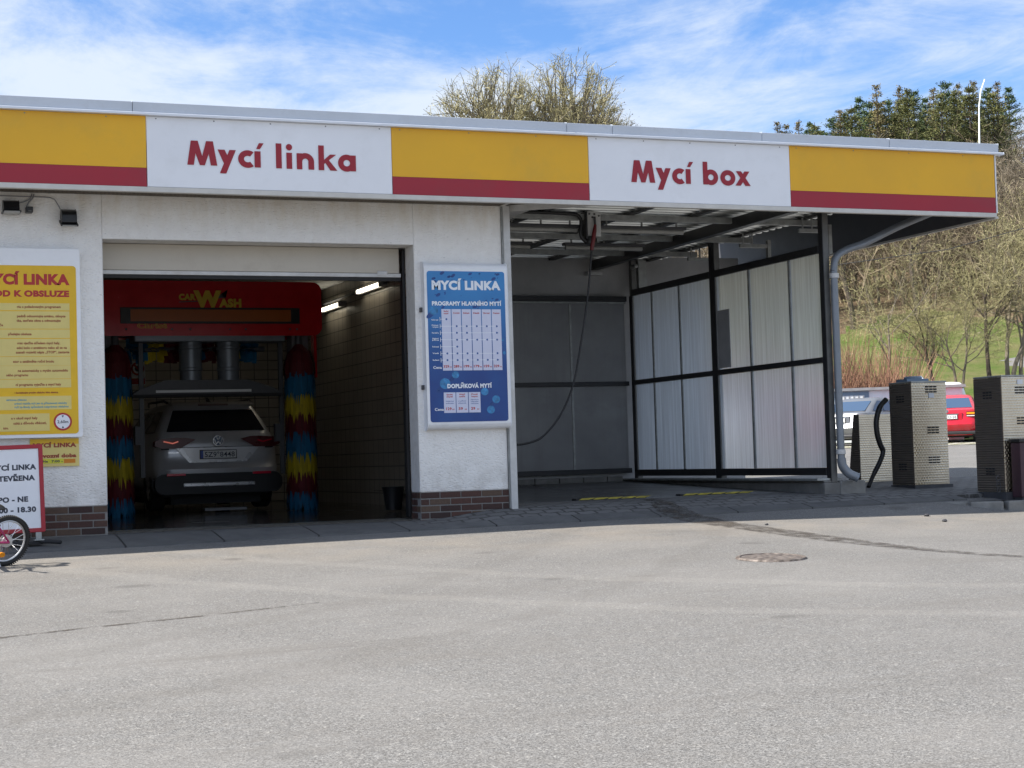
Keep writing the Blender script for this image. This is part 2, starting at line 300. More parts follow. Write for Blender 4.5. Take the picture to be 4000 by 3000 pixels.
# polycarbonate sheets
def poly(name, dcol, tcol, wt, clear, dirt):
    t = NT(name); P = t.obj(); streak = t.noise(t.mapping(P, (14, 14, .35)), 2.2, 4, .6); big = t.noise(P, 1.3, 4)
    dif = t.n('ShaderNodeBsdfDiffuse'); tr = t.n('ShaderNodeBsdfTranslucent'); gl = t.n('ShaderNodeBsdfGlossy'); rf = t.n('ShaderNodeBsdfRefraction')
    dc = t.mix(t.ramp(streak, .4, .7, 0, .5), dcol, tuple(v * .72 for v in dcol)); dc = t.mix(t.ramp(big, .5, .8, 0, .5), dc, dirt)
    t.put(dif.inputs[0], dc); tcm = t.mix(t.ramp(streak, .35, .7), tcol, tuple(v * .70 for v in tcol)); t.put(tr.inputs[0], tcm); t.put(rf.inputs[0], tcm); rf.inputs['IOR'].default_value = 1.10; rf.inputs['Roughness'].default_value = .50
    t.put(gl.inputs[0], (.8, .8, .8)); t.put(gl.inputs['Roughness'], t.ramp(streak, .3, .7, .16, .34))
    def ms(f, a, b):
        m = t.n('ShaderNodeMixShader'); t.put(m.inputs[0], f); t.L.new(a.outputs[0], m.inputs[1]); t.L.new(b.outputs[0], m.inputs[2]); return m
    m = ms(clear, tr, rf); m = ms(wt, dif, m); fr = t.n('ShaderNodeFresnel'); fr.inputs['IOR'].default_value = 1.45
    nb = t.bump(streak, .004, .5); t.L.new(nb, gl.inputs['Normal'])
    m = ms(t.math('MULTIPLY', fr.outputs[0], .8), m, gl); t.L.new(m.outputs[0], t.out.inputs[0]); M[name] = t.m
poly('polycarbonate', (.70, .70, .72), (.88, .94, 1.0), .93, .44, (.56, .52, .48))
t = NT('dark_panel'); P = t.obj(); big = t.noise(P, 1.6, 5, .6); s_ = t.noise(t.mapping(P, (10, 10, .5)), 2, 4)
blot = t.noise(t.mapping(P, (1, 1, 1.6), loc=(0, 0, .4)), 2.6, 5, .6); zz_ = t.sepxyz(t.pos())[2]
band = t.math('MULTIPLY', t.ramp(zz_, 1.15, 1.3, 0, 1, True), t.ramp(zz_, 1.55, 1.72, 1, 0, True))
c = t.mix(t.ramp(big, .35, .7), (.25, .252, .26), (.33, .333, .34)); c = t.mix(t.math('MULTIPLY', band, t.ramp(blot, .45, .62, 0, .55)), c, (.36, .37, .38)); c = t.mix(t.ramp(s_, .55, .75, 0, .3), c, (.20, .19, .18))
t.set(col=c, rough=.28, spec=.5); M['dark_panel'] = t.m
# brush bristles
def bristle(name, col):
    t = NT(name); r = t.rnd(); n_ = t.noise(t.mapping(t.obj(), (60, 60, 3)), 1.5, 3)
    c = t.mix(r, tuple(v * .55 for v in col), col); c = t.mix(t.ramp(n_, .35, .7, 0, .6), c, tuple(v * .4 for v in col)); t.set(col=c, rough=.7, spec=.3); M[name] = t.m
bristle('bristle_red', (.16, .014, .02)); bristle('bristle_blue', (.015, .17, .34)); bristle('bristle_yellow', (.66, .50, .02))
# blue poster
t = NT('poster_blue'); P = t.obj(); z_ = t.sepxyz(P)[2]
nz = t.noise(P, 2.2, 3)
c = t.mix(t.ramp(z_, -.35, .75, 0, 1, True), (.006, .045, .22), (.03, .22, .52)); c = t.mix(t.ramp(nz, .4, .7, 0, .35), c, (.012, .12, .36)); t.set(col=c, rough=.3); M['poster_blue'] = t.m
flat('drop_light', (.03, .20, .44), rough=.25, var=.45, scale=14); flat('drop_dark', (.006, .05, .22), rough=.3, var=.2)
# grass, litter, foliage
t = NT('meadow'); P = t.pos(); a = t.noise(P, .35, 6, .65); b = t.noise(P, 4, 5, .7); d = t.noise(P, 22, 3, .7)
c = t.mix(t.ramp(b, .35, .65), (.085, .15, .028), (.165, .225, .055)); c = t.mix(t.ramp(a, .38, .60, 0, .8), c, (.26, .225, .11)); c = t.mix(t.ramp(d, .5, .75, 0, .5), c, (.05, .09, .015)); c = t.mix(t.ramp(t.noise(P, 1.4, 3), .70, .74), c, (.5, .44, .30))
t.set(col=c, rough=.95, spec=.1, nor=t.bump(d, .15)); M['meadow'] = t.m
t = NT('litter'); P = t.pos(); a = t.noise(P, 1.2, 6, .7); b = t.noise(P, 9, 5, .7)
c = t.mix(t.ramp(a, .35, .65), (.15, .105, .065), (.25, .19, .125)); c = t.mix(t.ramp(b, .5, .7, 0, .6), c, (.07, .05, .03)); t.set(col=c, rough=.95, spec=.1, nor=t.bump(b, .2)); M['litter'] = t.m
def leafmat(name, c1, c2, tr=0):
    t = NT(name); r = t.rnd(); n_ = t.noise(t.pos(), .9, 3); c = t.mix(r, c1, c2); c = t.mix(t.ramp(n_, .4, .65, 0, .45), c, tuple(v * .5 for v in c1)); t.set(col=c, rough=.8, spec=.15); M[name] = t.m
leafmat('twig_olive', (.24, .215, .105), (.48, .44, .25)); leafmat('twig_brown', (.13, .10, .07), (.32, .26, .18)); leafmat('twig_green', (.22, .20, .10), (.37, .34, .17))
leafmat('twig_red', (.22, .11, .075), (.38, .23, .15)); leafmat('needle_dark', (.04, .07, .028), (.13, .18, .07)); leafmat('needle_mid', (.10, .115, .045), (.24, .24, .10)); leafmat('needle_larch', (.14, .12, .055), (.26, .22, .105))
leafmat('twig_grey', (.14, .118, .088), (.26, .22, .165))
t = NT('grass_paver'); P = t.pos(); ck = t.n('ShaderNodeTexChecker'); t.L.new(P, ck.inputs['Vector']); ck.inputs['Scale'].default_value = 3.6
n_ = t.noise(P, 12, 4); t.set(col=t.mix(t.math('MULTIPLY', ck.outputs['Fac'], t.ramp(n_, .35, .5)), (.40, .38, .33), (.16, .17, .07)), rough=.95); M['grass_paver'] = t.m
t = NT('manhole_iron'); P = t.obj(); a = t.noise(P, 20, 4); t.set(col=t.mix(t.ramp(a, .4, .65), (.085, .068, .058), (.20, .17, .15)), rough=.65, metal=.2, nor=t.bump(t.math('SINE', t.math('MULTIPLY', t.sepxyz(t.mapping(P, rot=(0, 0, RAD(40))))[0], 70.0)), .0025)); M['manhole_iron'] = t.m
t = NT('wet_stain'); P = t.pos(); a = t.noise(P, 7, 5, .7); fs = t.sepxyz(t.voro(P, 85, out='Color'))[0]
tp = t.n('ShaderNodeBsdfTransparent'); ms_ = t.n('ShaderNodeMixShader'); t.set(col=t.mix(fs, (.035, .028, .023), (.115, .095, .078)), rough=.6); t.put(ms_.inputs[0], t.ramp(a, .40, .62, 0, .85)); t.L.new(tp.outputs[0], ms_.inputs[1]); t.L.new(t.b.outputs[0], ms_.inputs[2]); t.L.new(ms_.outputs[0], t.out.inputs[0]); M['wet_stain'] = t.m
t = NT('corrugated'); P = t.obj(); a = t.noise(P, 2, 5); t.set(col=t.mix(t.ramp(a, .35, .7), (.62, .64, .62), (.80, .82, .80)), rough=.28, metal=.9); M['corrugated'] = t.m

# ------------------------------------------------------------------ mesh helpers
class MB:
    def __init__(s): s.v = []; s.f = []; s.mi = []; s.k = 0
    def add(s, vs, fs):
        o = len(s.v); s.v += [tuple(p) for p in vs]; s.f += [[i + o for i in f] for f in fs]; s.mi += [s.k] * len(fs); return s
    def box(s, x0, x1, y0, y1, z0, z1):
        return s.add([(x0, y0, z0), (x1, y0, z0), (x1, y1, z0), (x0, y1, z0), (x0, y0, z1), (x1, y0, z1), (x1, y1, z1), (x0, y1, z1)],
                     [(0, 3, 2, 1), (4, 5, 6, 7), (0, 1, 5, 4), (1, 2, 6, 5), (2, 3, 7, 6), (3, 0, 4, 7)])
    def quad(s, a, b, c, d): return s.add([a, b, c, d], [(0, 1, 2, 3)])
    def prism(s, pts, axis, a0, a1):
        # pts 2-D polygon; axis 'y' -> (x,z), 'x' -> (y,z), 'z' -> (x,y)
        def P(p, a): return {'y': (p[0], a, p[1]), 'x': (a, p[0], p[1]), 'z': (p[0], p[1], a)}[axis]
        n = len(pts); vs = [P(p, a0) for p in pts] + [P(p, a1) for p in pts]
        fs = [tuple(range(n)), tuple(range(2 * n - 1, n - 1, -1))] + [(i, (i + 1) % n, n + (i + 1) % n, n + i) for i in range(n)]
        return s.add(vs, [f[::-1] for f in fs])
    def tube(s, pts, r, n=8, cap=True, close=False):
        pts = [Vector(p) for p in pts]; m = len(pts); rs = r if isinstance(r, (list, tuple)) else [r] * m; vs = []; a = None
        for i, p in enumerate(pts):
            if close: d = pts[(i + 1) % m] - pts[i - 1]
            else: d = pts[min(i + 1, m - 1)] - pts[max(i - 1, 0)]
            d.normalize()
            if a is None: a = d.cross(Vector((0, 0, 1)) if abs(d.z) < .9 else Vector((1, 0, 0)))
            a = a - d * a.dot(d)
            if a.length < 1e-6: a = d.cross(Vector((0.3, 1, 0.2)))
            a.normalize(); b = d.cross(a)
            for k in range(n):
                w = 2 * pi * k / n; vs.append(p + (a * cos(w) + b * sin(w)) * rs[i])
        fs = []
        for i in range(m if close else m - 1):
            j = (i + 1) % m
            for k in range(n): fs.append((i * n + k, i * n + (k + 1) % n, j * n + (k + 1) % n, j * n + k))
        if cap and not close: fs += [tuple(range(n))[::-1], tuple(range((m - 1) * n, m * n))]
        return s.add(vs, fs)
    def lathe(s, prof, c=(0, 0, 0), n=24, axis='z'):
        vs = []; fs = []; m = len(prof)
        for r, h in prof:
            for k in range(n):
                w = 2 * pi * k / n; a, b = r * cos(w), r * sin(w)
                p = {'z': (a, b, h), 'y': (a, h, b), 'x': (h, a, b)}[axis]; vs.append((p[0] + c[0], p[1] + c[1], p[2] + c[2]))
        for i in range(m - 1):
            for k in range(n): fs.append((i * n + k, i * n + (k + 1) % n, (i + 1) * n + (k + 1) % n, (i + 1) * n + k))
        return s.add(vs, fs)
    def disc(s, c, r, y=None, n=20, rx=None, rot=0):
        # flat ellipse in an xz plane facing -y
        rx = rx or r; vs = []
        for k in range(n):
            w = 2 * pi * k / n; a, b = rx * cos(w), r * sin(w); vs.append((c[0] + a * cos(rot) - b * sin(rot), c[1], c[2] + a * sin(rot) + b * cos(rot)))
        return s.add(vs, [tuple(range(n))])
    def ring(s, cx, cz, ro, ri, y, a0=0, a1=360, n=32, ox=1.0):
        vs = []; 
        for k in range(n + 1):
            w = RAD(a0 + (a1 - a0) * k / n); vs += [(cx + ro * ox * cos(w), y, cz + ro * sin(w)), (cx + (ro * ox - (ro - ri)) * cos(w), y, cz + ri * sin(w))]
        return s.add(vs, [(2 * k, 2 * k + 2, 2 * k + 3, 2 * k + 1) for k in range(n)])
def smooth_path(p, n=6):
    P_ = [Vector(q) for q in p]; r = []
    for i in range(len(P_) - 1):
        a, b_, c, d = P_[max(i - 1, 0)], P_[i], P_[i + 1], P_[min(i + 2, len(P_) - 1)]
        for k in range(n):
            t_ = k / n; r.append(.5 * ((2 * b_) + (c - a) * t_ + (2 * a - 5 * b_ + 4 * c - d) * t_ ** 2 + (3 * b_ - a - 3 * c + d) * t_ ** 3))
    return r + [P_[-1]]
ROOT = {}
def setp(o, label=None, cat=None, group=None, kind=None):
    for k, v in (('label', label), ('category', cat), ('group', group), ('kind', kind)):
        if v: o[k] = v
    return o
def empty(name, loc, label, cat, group=None, rot=(0, 0, 0)):
    o = bpy.data.objects.new(name, None); COL.objects.link(o); o.location = loc; o.rotation_euler = rot; o.empty_display_size = .2
    ROOT[o.name] = Vector(loc); return setp(o, label, cat, group)
def rootloc(o):
    while o.parent: o = o.parent
    return ROOT.get(o.name, Vector((0, 0, 0)))
def obj(name, mb, m, parent=None, local=False, smooth=False, bev=0, label=None, cat=None, group=None, kind=None, xf=None):
    me = bpy.data.meshes.new(name)
    off = Vector((0, 0, 0)) if (parent is None or local) else rootloc(parent)
    vs = mb.v
    if xf is not None: vs = [tuple(xf @ Vector(p)) for p in vs]
    if off.length > 0: vs = [(p[0] - off.x, p[1] - off.y, p[2] - off.z) for p in vs]
    me.from_pydata(vs, [], mb.f)
    ms = m if isinstance(m, (list, tuple)) else [m]
    for q in ms: me.materials.append(M[q] if isinstance(q, str) else q)
    if len(ms) > 1: me.polygons.foreach_set('material_index', mb.mi)
    bm = bmesh.new(); bm.from_mesh(me)
    if bev:
        es = [e for e in bm.edges if len(e.link_faces) == 2 and e.calc_face_angle(0) > .5]
        bmesh.ops.bevel(bm, geom=es, offset=bev, segments=2, profile=.6, affect='EDGES', clamp_overlap=True)
    bm.to_mesh(me); bm.free()
    if smooth:
        me.polygons.foreach_set('use_smooth', [True] * len(me.polygons))
        try: me.set_sharp_from_angle(angle=RAD(42))
        except Exception: pass
    me.update(); o = bpy.data.objects.new(name, me); COL.objects.link(o)
    if parent: o.parent = parent
    return setp(o, label, cat, group, kind)
def split_obj(name, mb, m, parent=None, **k):
    # one object per loose piece
    par = list(range(len(mb.v)))
    def fd(i):
        while par[i] != i: par[i] = par[par[i]]; i = par[i]
        return i
    for f in mb.f:
        for q in f[1:]: par[fd(q)] = fd(f[0])
    grp = {}
    for f, mi_ in zip(mb.f, mb.mi): grp.setdefault(fd(f[0]), []).append((f, mi_))
    for fs in grp.values():
        ix = sorted({q for f, _ in fs for q in f}); mp_ = {q: i for i, q in enumerate(ix)}
        b_ = MB(); b_.v = [mb.v[q] for q in ix]; b_.f = [[mp_[q] for q in f] for f, _ in fs]; b_.mi = [mi_ for _, mi_ in fs]; o = obj(name, b_, m, parent, **k)
    return o
def npobj(name, V, F4, m, parent=None, **k):
    me = bpy.data.meshes.new(name); n = len(F4); w = F4.shape[1]
    me.vertices.add(len(V)); me.vertices.foreach_set('co', V.astype(np.float32).ravel())
    me.loops.add(n * w); me.loops.foreach_set('vertex_index', F4.astype(np.int32).ravel())
    me.polygons.add(n); me.polygons.foreach_set('loop_start', np.arange(0, n * w, w, dtype=np.int32)); me.polygons.foreach_set('loop_total', np.full(n, w, dtype=np.int32))
    me.materials.append(M[m]); me.update(calc_edges=True); o = bpy.data.objects.new(name, me); COL.objects.link(o)
    if parent: o.parent = parent
    return setp(o, **k)
def copy_tree(o, parent=None):
    c = o.copy(); COL.objects.link(c)
    if parent: c.parent = parent
    for ch in list(o.children): copy_tree(ch, c)
    return c
# ---- text: builds lettering polygons in a plane (u right, v up)
_dg = None
def text_mb(items, mb=None, weight=.012, plane=None):
    """items: (string, u0, u1, baseline v, cap height) ; plane(u, v, lift) -> 3-D point"""
    mb = mb or MB()
    for (s, a, b, z, h) in items:
        cu_ = bpy.data.curves.new('t', 'FONT'); cu_.body = s; cu_.size = 1.0; cu_.offset = weight * 1.3; cu_.space_character = 1.0 + weight * 1.6; cu_.resolution_u = 3
        o = bpy.data.objects.new('t', cu_); COL.objects.link(o); bpy.context.view_layer.update()
        me = bpy.data.meshes.new_from_object(o.evaluated_get(bpy.context.evaluated_depsgraph_get()))
        vs = [v.co.copy() for v in me.vertices]; fs = [list(p.vertices) for p in me.polygons]
        bpy.data.objects.remove(o); bpy.data.curves.remove(cu_); bpy.data.meshes.remove(me)
        if not vs: continue
        x0 = min(v.x for v in vs); x1 = max(v.x for v in vs); cap = .729 + 2 * weight
        if a is None: a = b - (x1 - x0) * h / cap * .95
        if b is None: b = a + (x1 - x0) * h / cap * .95
        mb.add([plane(a + (v.x - x0) / (x1 - x0) * (b - a), z + (v.y + weight) / cap * h, 0) for v in vs], fs)
    return mb
def wallplane(y): return lambda u, v, w: (u, y - w, v)
# ------------------------------------------------------------------ terrain
def sm(a, b, x):
    t = min(1.0, max(0.0, (x - a) / (b - a))); return t * t * (3 - 2 * t)
SA, CA = sin(RAD(33)), cos(RAD(33))
def ts(x, y): return x * SA + (y + 18) * CA, x * CA - (y + 18) * SA
def xy(t, s): return t * SA + s * CA, t * CA - s * SA - 18
def lerp(x, pts):
    for (a, va), (b, vb) in zip(pts, pts[1:]):
        if x <= b: return va + (vb - va) * max(0, (x - a)) / (b - a)
    return pts[-1][1]
HT = [(0, .11), (22.6, .11), (50, .73), (56, .85), (60, 1.25), (66, 2.1), (78, 4.2), (90, 6.6), (110, 11.2), (135, 16.2), (200, 19), (400, 22)]
def hill(x, y):
    t, s = ts(x, y); h = lerp(t, HT)
    if t > 56:
        k = (1 + .006 * s) if s > -2 else max(.25, .988 - .028 * (-2 - s))
        h = .85 + (h - .85) * max(.2, min(1.25, k)) + .35 * sin(x * .21) * sin(y * .17 + 1) * sm(60, 75, t)
    return h
def front(x, y):
    z = -.05 + .048 * max(y, -60) + .010 * (min(max(x, -40), 40) - 6)
    z -= .024 * min(max(0, x - 7.8), 5.4) * sm(-.62, -1.35, y) * (1 - sm(-4, -9, y)) if x > 7.8 else 0
    return z
def G(x, y):
    if y < -.67: return front(x, y)
    k = sm(-.67, .9, y); z = front(x, -.67) * (1 - k) + hill(x, y) * k
    if x < 11.9 and y < 16: z -= .22 * sm(-.45, -.1, y) * (1 - sm(11.3, 11.9, x)) * (1 - sm(13, 16, y))
    return z
def axis_pts(segs):
    r = []
    for a, b, n in segs: r += list(np.linspace(a, b, n, endpoint=False))
    return r + [segs[-1][1]]
gx = axis_pts([(-200, -30, 10), (-30, -2, 14), (-2, 16, 60), (16, 45, 30), (45, 200, 16)])
gy = axis_pts([(-200, -40, 8), (-40, -12, 20), (-12, -2, 34), (-2, 1.4, 30), (1.4, 20, 24), (20, 60, 30), (60, 90, 6)])
mb = MB()
mb.v = [(x, y, G(x, y) - (.12 * sm(52, 54, ts(x, y)[0]))) for y in gy for x in gx]
nx = len(gx); mb.f = [(j * nx + i, j * nx + i + 1, (j + 1) * nx + i + 1, (j + 1) * nx + i) for j in range(len(gy) - 1) for i in range(nx - 1)]
mb.mi = [0] * len(mb.f)
obj('forecourt_ground', mb, 'asphalt', smooth=True, kind='structure')
tt = axis_pts([(53, 62, 14), (62, 95, 30), (95, 140, 24), (140, 420, 14)]); ss = axis_pts([(-240, -40, 12), (-40, 40, 50), (40, 300, 16)])
mb = MB()
for t_ in tt:
    for s_ in ss:
        x, y = xy(t_, s_); mb.v.append((x, y, hill(x, y) + .02))
ns = len(ss)
fm = [(j * ns + i, (j + 1) * ns + i, (j + 1) * ns + i + 1, j * ns + i + 1) for j in range(len(tt) - 1) for i in range(ns - 1)]
near = [f for f in fm if tt[f[0] // ns] < 90 + 3 * sin(ss[f[0] % ns] * .5)]; far = [f for f in fm if f not in set(near)]
m2 = MB(); m2.v = mb.v; m2.f = near; m2.mi = [0] * len(near); obj('meadow_slope', m2, 'meadow', smooth=True, kind='structure')
m2 = MB(); m2.v = mb.v; m2.f = far; m2.mi = [0] * len(far); obj('hillside', m2, 'litter', smooth=True, kind='structure')
mb = MB()
for t0, t1 in ((46.4, 47.3), (47.5, 50.2)):
    p = [xy(t, s) for t, s in ((t0, -12), (t0, 14), (t1, 14), (t1, -12))]; mb.quad(*[(x, y, hill(x, y) + .012) for x, y in p])
obj('parking_pavers', mb, 'grass_paver', kind='structure')
# apron in front of the doors: edging slabs, pavers, bay floor
def sheet(name, x0, x1, y0, y1, zf, m, nx_=20, ny_=4, lift=0.0):
    b = MB(); xs = np.linspace(x0, x1, nx_ + 1); ys = np.linspace(y0, y1, ny_ + 1)
    b.v = [(x, y, zf(x, y) + lift) for y in ys for x in xs]; w = nx_ + 1
    b.f = [(j * w + i, j * w + i + 1, (j + 1) * w + i + 1, (j + 1) * w + i) for j in range(ny_) for i in range(nx_)]
    o_ = len(b.v); b.v += [(x, y0 - .012, zf(x, y0) - .09) for x in xs]; b.f += [(o_ + i, o_ + i + 1, i + 1, i) for i in range(nx_)]; b.mi = [0] * len(b.f)
    return obj(name, b, m, kind='structure')
def apz(x, y):
    a = front(x, -.67) + .012; b = 0.0 + .10 * sm(6.0, 7.1, x); k = min(1, max(0, (y + .67) / .67))
    if x > 11.4: b = .10
    return a + (b - a) * k + .028 * max(0, y) * (1 if x > 6.5 else .2)
sheet('edging_slabs', -8, 12.9, -.67, -.42, apz, 'slabs', 60, 2, .004)
sheet('door_apron', -8, 5.95, -.42, .55, apz, 'slabs', 40, 4, .004)
sheet('paver_apron', 5.95, 11.30, -.42, .72, apz, 'pavers', 40, 5, .004)
sheet('paver_yard', 11.86, 15.5, -.42, 2.6, lambda x, y: apz(x, min(y, 0)) * (1 - sm(0, 1.4, y)) + (G(x, y) + .012) * sm(0, 1.4, y), 'pavers', 16, 12, .006)
sheet('paver_strip', 11.30, 11.86, -.42, .0, apz, 'pavers', 4, 2, .004)
sheet('bay_floor', 7.2, 11.30, .72, 5.6, lambda x, y: .105 + .027 * y, 'bay_concrete', 12, 10, .004)
# manhole, kerb, water trail
mz = G(7.58, -5.02)
nrm = Matrix.Rotation(math.atan(.048), 4, 'X')
root = empty('manhole_cover', (7.58, -5.02, mz), 'round rusty iron manhole cover set in the sunlit asphalt', 'manhole', rot=(math.atan(.048), 0, 0))
b = MB(); b.lathe([(0, .012), (.262, .012), (.262, 0)], n=48); obj('lid', b, 'manhole_iron', root, local=True)
b = MB(); b.lathe([(.268, .003), (.275, .016), (.300, .016), (.312, 0)], n=48); obj('frame_ring', b, 'manhole_iron', root, local=True)
pts = [(12.55, -.60), (12.80, -.84), (13.15, -1.04), (13.7, -1.15), (14.6, -1.2), (16.5, -1.22)]
b = MB()
for (xa, ya), (xb, yb) in zip(pts, pts[1:]):
    L_ = math.hypot(xb - xa, yb - ya); n_ = max(1, round(L_ / .6))
    for i in range(n_):
        p, q = i / n_, (i + 1) / n_ - .012 / L_
        ax_, ay_, bx_, by_ = xa + (xb - xa) * p, ya + (yb - ya) * p, xa + (xb - xa) * q, ya + (yb - ya) * q
        dx, dy = -(by_ - ay_), (bx_ - ax_); l = math.hypot(dx, dy); dx, dy = -dx / l * .15, -dy / l * .15
        zt = -.03
        b.add([(ax_, ay_, front(ax_, ay_) - .05), (bx_, by_, front(bx_, by_) - .05), (bx_ + dx, by_ + dy, -.2), (ax_ + dx, ay_ + dy, -.2), (ax_, ay_, zt), (bx_, by_, zt), (bx_ + dx, by_ + dy, zt), (ax_ + dx, ay_ + dy, zt)],
              [(0, 1, 5, 4), (4, 5, 6, 7), (1, 2, 6, 5), (3, 0, 4, 7), (2, 3, 7, 6)])
obj('island_kerb', b, 'kerb_concrete', kind='structure', bev=.02)
b = MB(); ip = [(12.62, -.45), (12.74, -.68), (13.08, -.91), (13.66, -1.02), (14.6, -1.07), (16.5, -1.09), (16.5, -.32), (12.5, -.32)]
b.add([(x, y, -.028) for x, y in ip], [tuple(range(len(ip)))]); obj('island_paving', b, 'pavers', kind='structure')
def ribbon(name, pts, m, lift=.004):
    b = MB(); n = len(pts)
    for i, (x, y, w) in enumerate(pts):
        x2, y2, _ = pts[min(i + 1, n - 1)]; x1, y1, _ = pts[max(i - 1, 0)]; dx, dy = x2 - x1, y2 - y1; l = math.hypot(dx, dy); px, py = -dy / l * w / 2, dx / l * w / 2
        for q in (-1, -.33, .33, 1): b.v.append((x + px * q, y + py * q, 0))
    b.v = [(x, y, max(G(x, y), apz(x, y) + .004 if -.67 < y < .72 else -9) + lift) for x, y, _ in b.v]
    b.f = [(4 * i + k, 4 * i + k + 1, 4 * i + k + 5, 4 * i + k + 4) for i in range(n - 1) for k in range(3)]; b.mi = [0] * len(b.f)
    obj(name, b, m, kind='structure')
def subdiv(pts, n=8):
    r = []
    for p, q in zip(pts, pts[1:]): r += [tuple(a + (c - a) * i / n for a, c in zip(p, q)) for i in range(n)]
    return r + [pts[-1]]
ribbon('water_trail', subdiv([(9.15, .55, .16), (9.02, 0, .24), (8.95, -.5, .40), (9.0, -1.1, .48), (9.02, -1.9, .40), (9.03, -2.4, .42), (9.06, -3.0, .42), (9.1, -3.9, .36), (9.2, -4.7, .26), (9.38, -5.4, .18), (9.6, -5.95, .16), (9.9, -6.7, .15)]), 'wet_stain', .006)
ribbon('asphalt_seam', subdiv([(.6, -6.5, .05), (1.6, -6.22, .05), (2.4, -6.05, .04), (3.3, -5.8, .03)]), 'wet_stain', .003)
for i, (x, y, r) in enumerate(((11.77, -1.42, .026), (11.47, -2.17, .026), (9.37, -1.88, .018))):
    b = MB(); rr = random.Random(i)
    bm = bmesh.new(); bmesh.ops.create_icosphere(bm, subdivisions=2, radius=r)
    b.v = [(x + v.co.x * rr.uniform(.8, 1.25) * 1.2, y + v.co.y * rr.uniform(.8, 1.25), G(x, y) + r * .5 + v.co.z * rr.uniform(.6, .9)) for v in bm.verts]; b.f = [[v.index for v in f.verts] for f in bm.faces]; b.mi = [0] * len(b.f); bm.free()
    obj('stone', b, 'stone', label=('small dark stone lying at the edge of the yard slabs by the cabinets', 'small dark stone on the asphalt in front of the steel cabinets', 'tiny dark pebble at the shadow edge below the open wash bay')[i], cat='stone')

# ------------------------------------------------------------------ the car wash building
B = empty('car_wash_building', (4.3, 0, 0), 'white rendered car wash hall with yellow and red fascia and roller door opening', 'building')
FY = -.6                                   # fascia front face
DX0, DX1, DZ = 2.625, 6.06, 3.093          # door opening
b = MB()
b.box(-8, DX0, 0, .30, .302, 3.56); b.box(DX1, 7.12, 0, .30, .312, 3.56); b.box(DX0, DX1, 0, .30, DZ, 3.56)
obj('front_wall', b, 'stucco', B, bev=.012)
b = MB(); b.box(DX0 - .002, DX0 + .003, .004, .30, .31, DZ - .004); b.box(DX1 - .003, DX1 + .002, .004, .30, .32, DZ - .004); b.box(DX0 + .004, DX1 - .004, .004, .30, DZ - .004, DZ + .002)
obj('door_reveal', b, 'stucco_smooth', B)
# brick plinth: real bricks in front of a mortar bed
def bricks(x0, x1, ztop, rows, endface=None):
    mbk = MB(); cr_ = .0755
    for r in range(rows):
        zt = ztop - r * cr_; zb = zt - .062; x = x0 - (.125 if r % 2 else 0) - .02
        while x < x1:
            a, c = max(x, x0), min(x + .238, x1)
            if c - a > .02: mbk.box(a, c, -.011, .012, zb, zt)
            x += .250
        if endface is not None:
            y = .002 + (.10 if r % 2 else 0)
            xs = endface
            while y < .29:
                c = min(y + .115, .295); mbk.box(xs - .008, xs + .004, y, c, zb, zt); y += .127
    return mbk
for x0, x1, zt, rows, ef in ((-8, DX0, .297, 6, None), (DX1, 7.12, .308, 6, DX1)):
    b = MB(); b.box(x0, x1, -.004, .30, -.2, zt + .004); p = obj('brick_plinth', b, 'mortar', B)
    obj('brick_courses', bricks(x0 + .004, x1 - .004, zt, rows, ef), 'brick_face', p, bev=.003)
# shell
b = MB(); b.box(-8, -7.8, .3, 12.2, -.2, 3.56); b.box(-8, 8.2, 12.0, 12.3, -.2, 4.2)
obj('rear_wall', b, 'plaster_grey', B)
b = MB(); b.box(7.6, 7.72, 1.37, 11.99, -.1, 3.7); b.box(6.75, 7.60, 1.37, 1.50, -.1, 3.7); b.box(6.98, 7.10, .30, 1.37, -.1, 3.7)
obj('side_wall', b, 'tiles_side', B)
b = MB(); b.box(1.6, 7.59, 11.93, 11.985, -.1, 3.7); obj('tiled_wall', b, 'tiles_back', B)
b = MB(); b.box(1.5, 1.6, .3, 11.95, -.1, 3.7); obj('partition_wall', b, 'tiles_side', B)
b = MB(); b.box(1.6, 7.6, .31, 11.95, 3.56, 3.66); obj('ceiling', b, 'plaster_grey', B)
b = MB(); b.box(-8, 7.7, -.5, 12.3, 3.75, 4.05); obj('roof', b, 'coping_metal', B)
b = MB(); b.box(DX0, DX1, .04, .30, -.2, .022); b.box(1.6, 7.6, .301, 11.93, -.2, .026); obj('floor', b, 'hall_concrete', B)
# fascia
def fascia_y(x0, x1):
    b_ = MB(); b_.box(x0 + .004, x1 - .004, FY, FY + .04, 3.757, 4.284); p = obj('fascia_panel', b_, 'fascia_yellow', B)
    b_ = MB(); b_.box(x0 + .004, x1 - .004, FY, FY + .04, 3.556, 3.752); obj('red_band', b_, 'fascia_red', p)
    b_ = MB(); b_.box(x0 + .004, x1 - .004, FY - .004, FY + .03, 3.7505, 3.7585); obj('bead', b_, 'sign_yellow', p)
    b_ = MB()
    for i in range(int((x1 - x0) / .8) + 1): b_.lathe([(0, -.004), (.006, -.003), (.008, 0)], (x0 + .1 + i * .8, FY, 4.262), 8, 'y')
    split_obj('rivet', b_, 'mid_grey', p); return p
def fascia_w(x0, x1):
    b_ = MB(); b_.box(x0 + .002, x1 - .002, FY - .004, FY + .04, 3.556, 4.284); p = obj('fascia_panel', b_, 'fascia_white', B, bev=.004)
    b_ = MB()
    for i in range(int((x1 - x0) / .6) + 1): b_.lathe([(0, -.004), (.006, -.003), (.008, 0)], (x0 + .1 + i * .6, FY - .004, 4.262), 8, 'y')
    split_obj('rivet', b_, 'mid_grey', p); return p
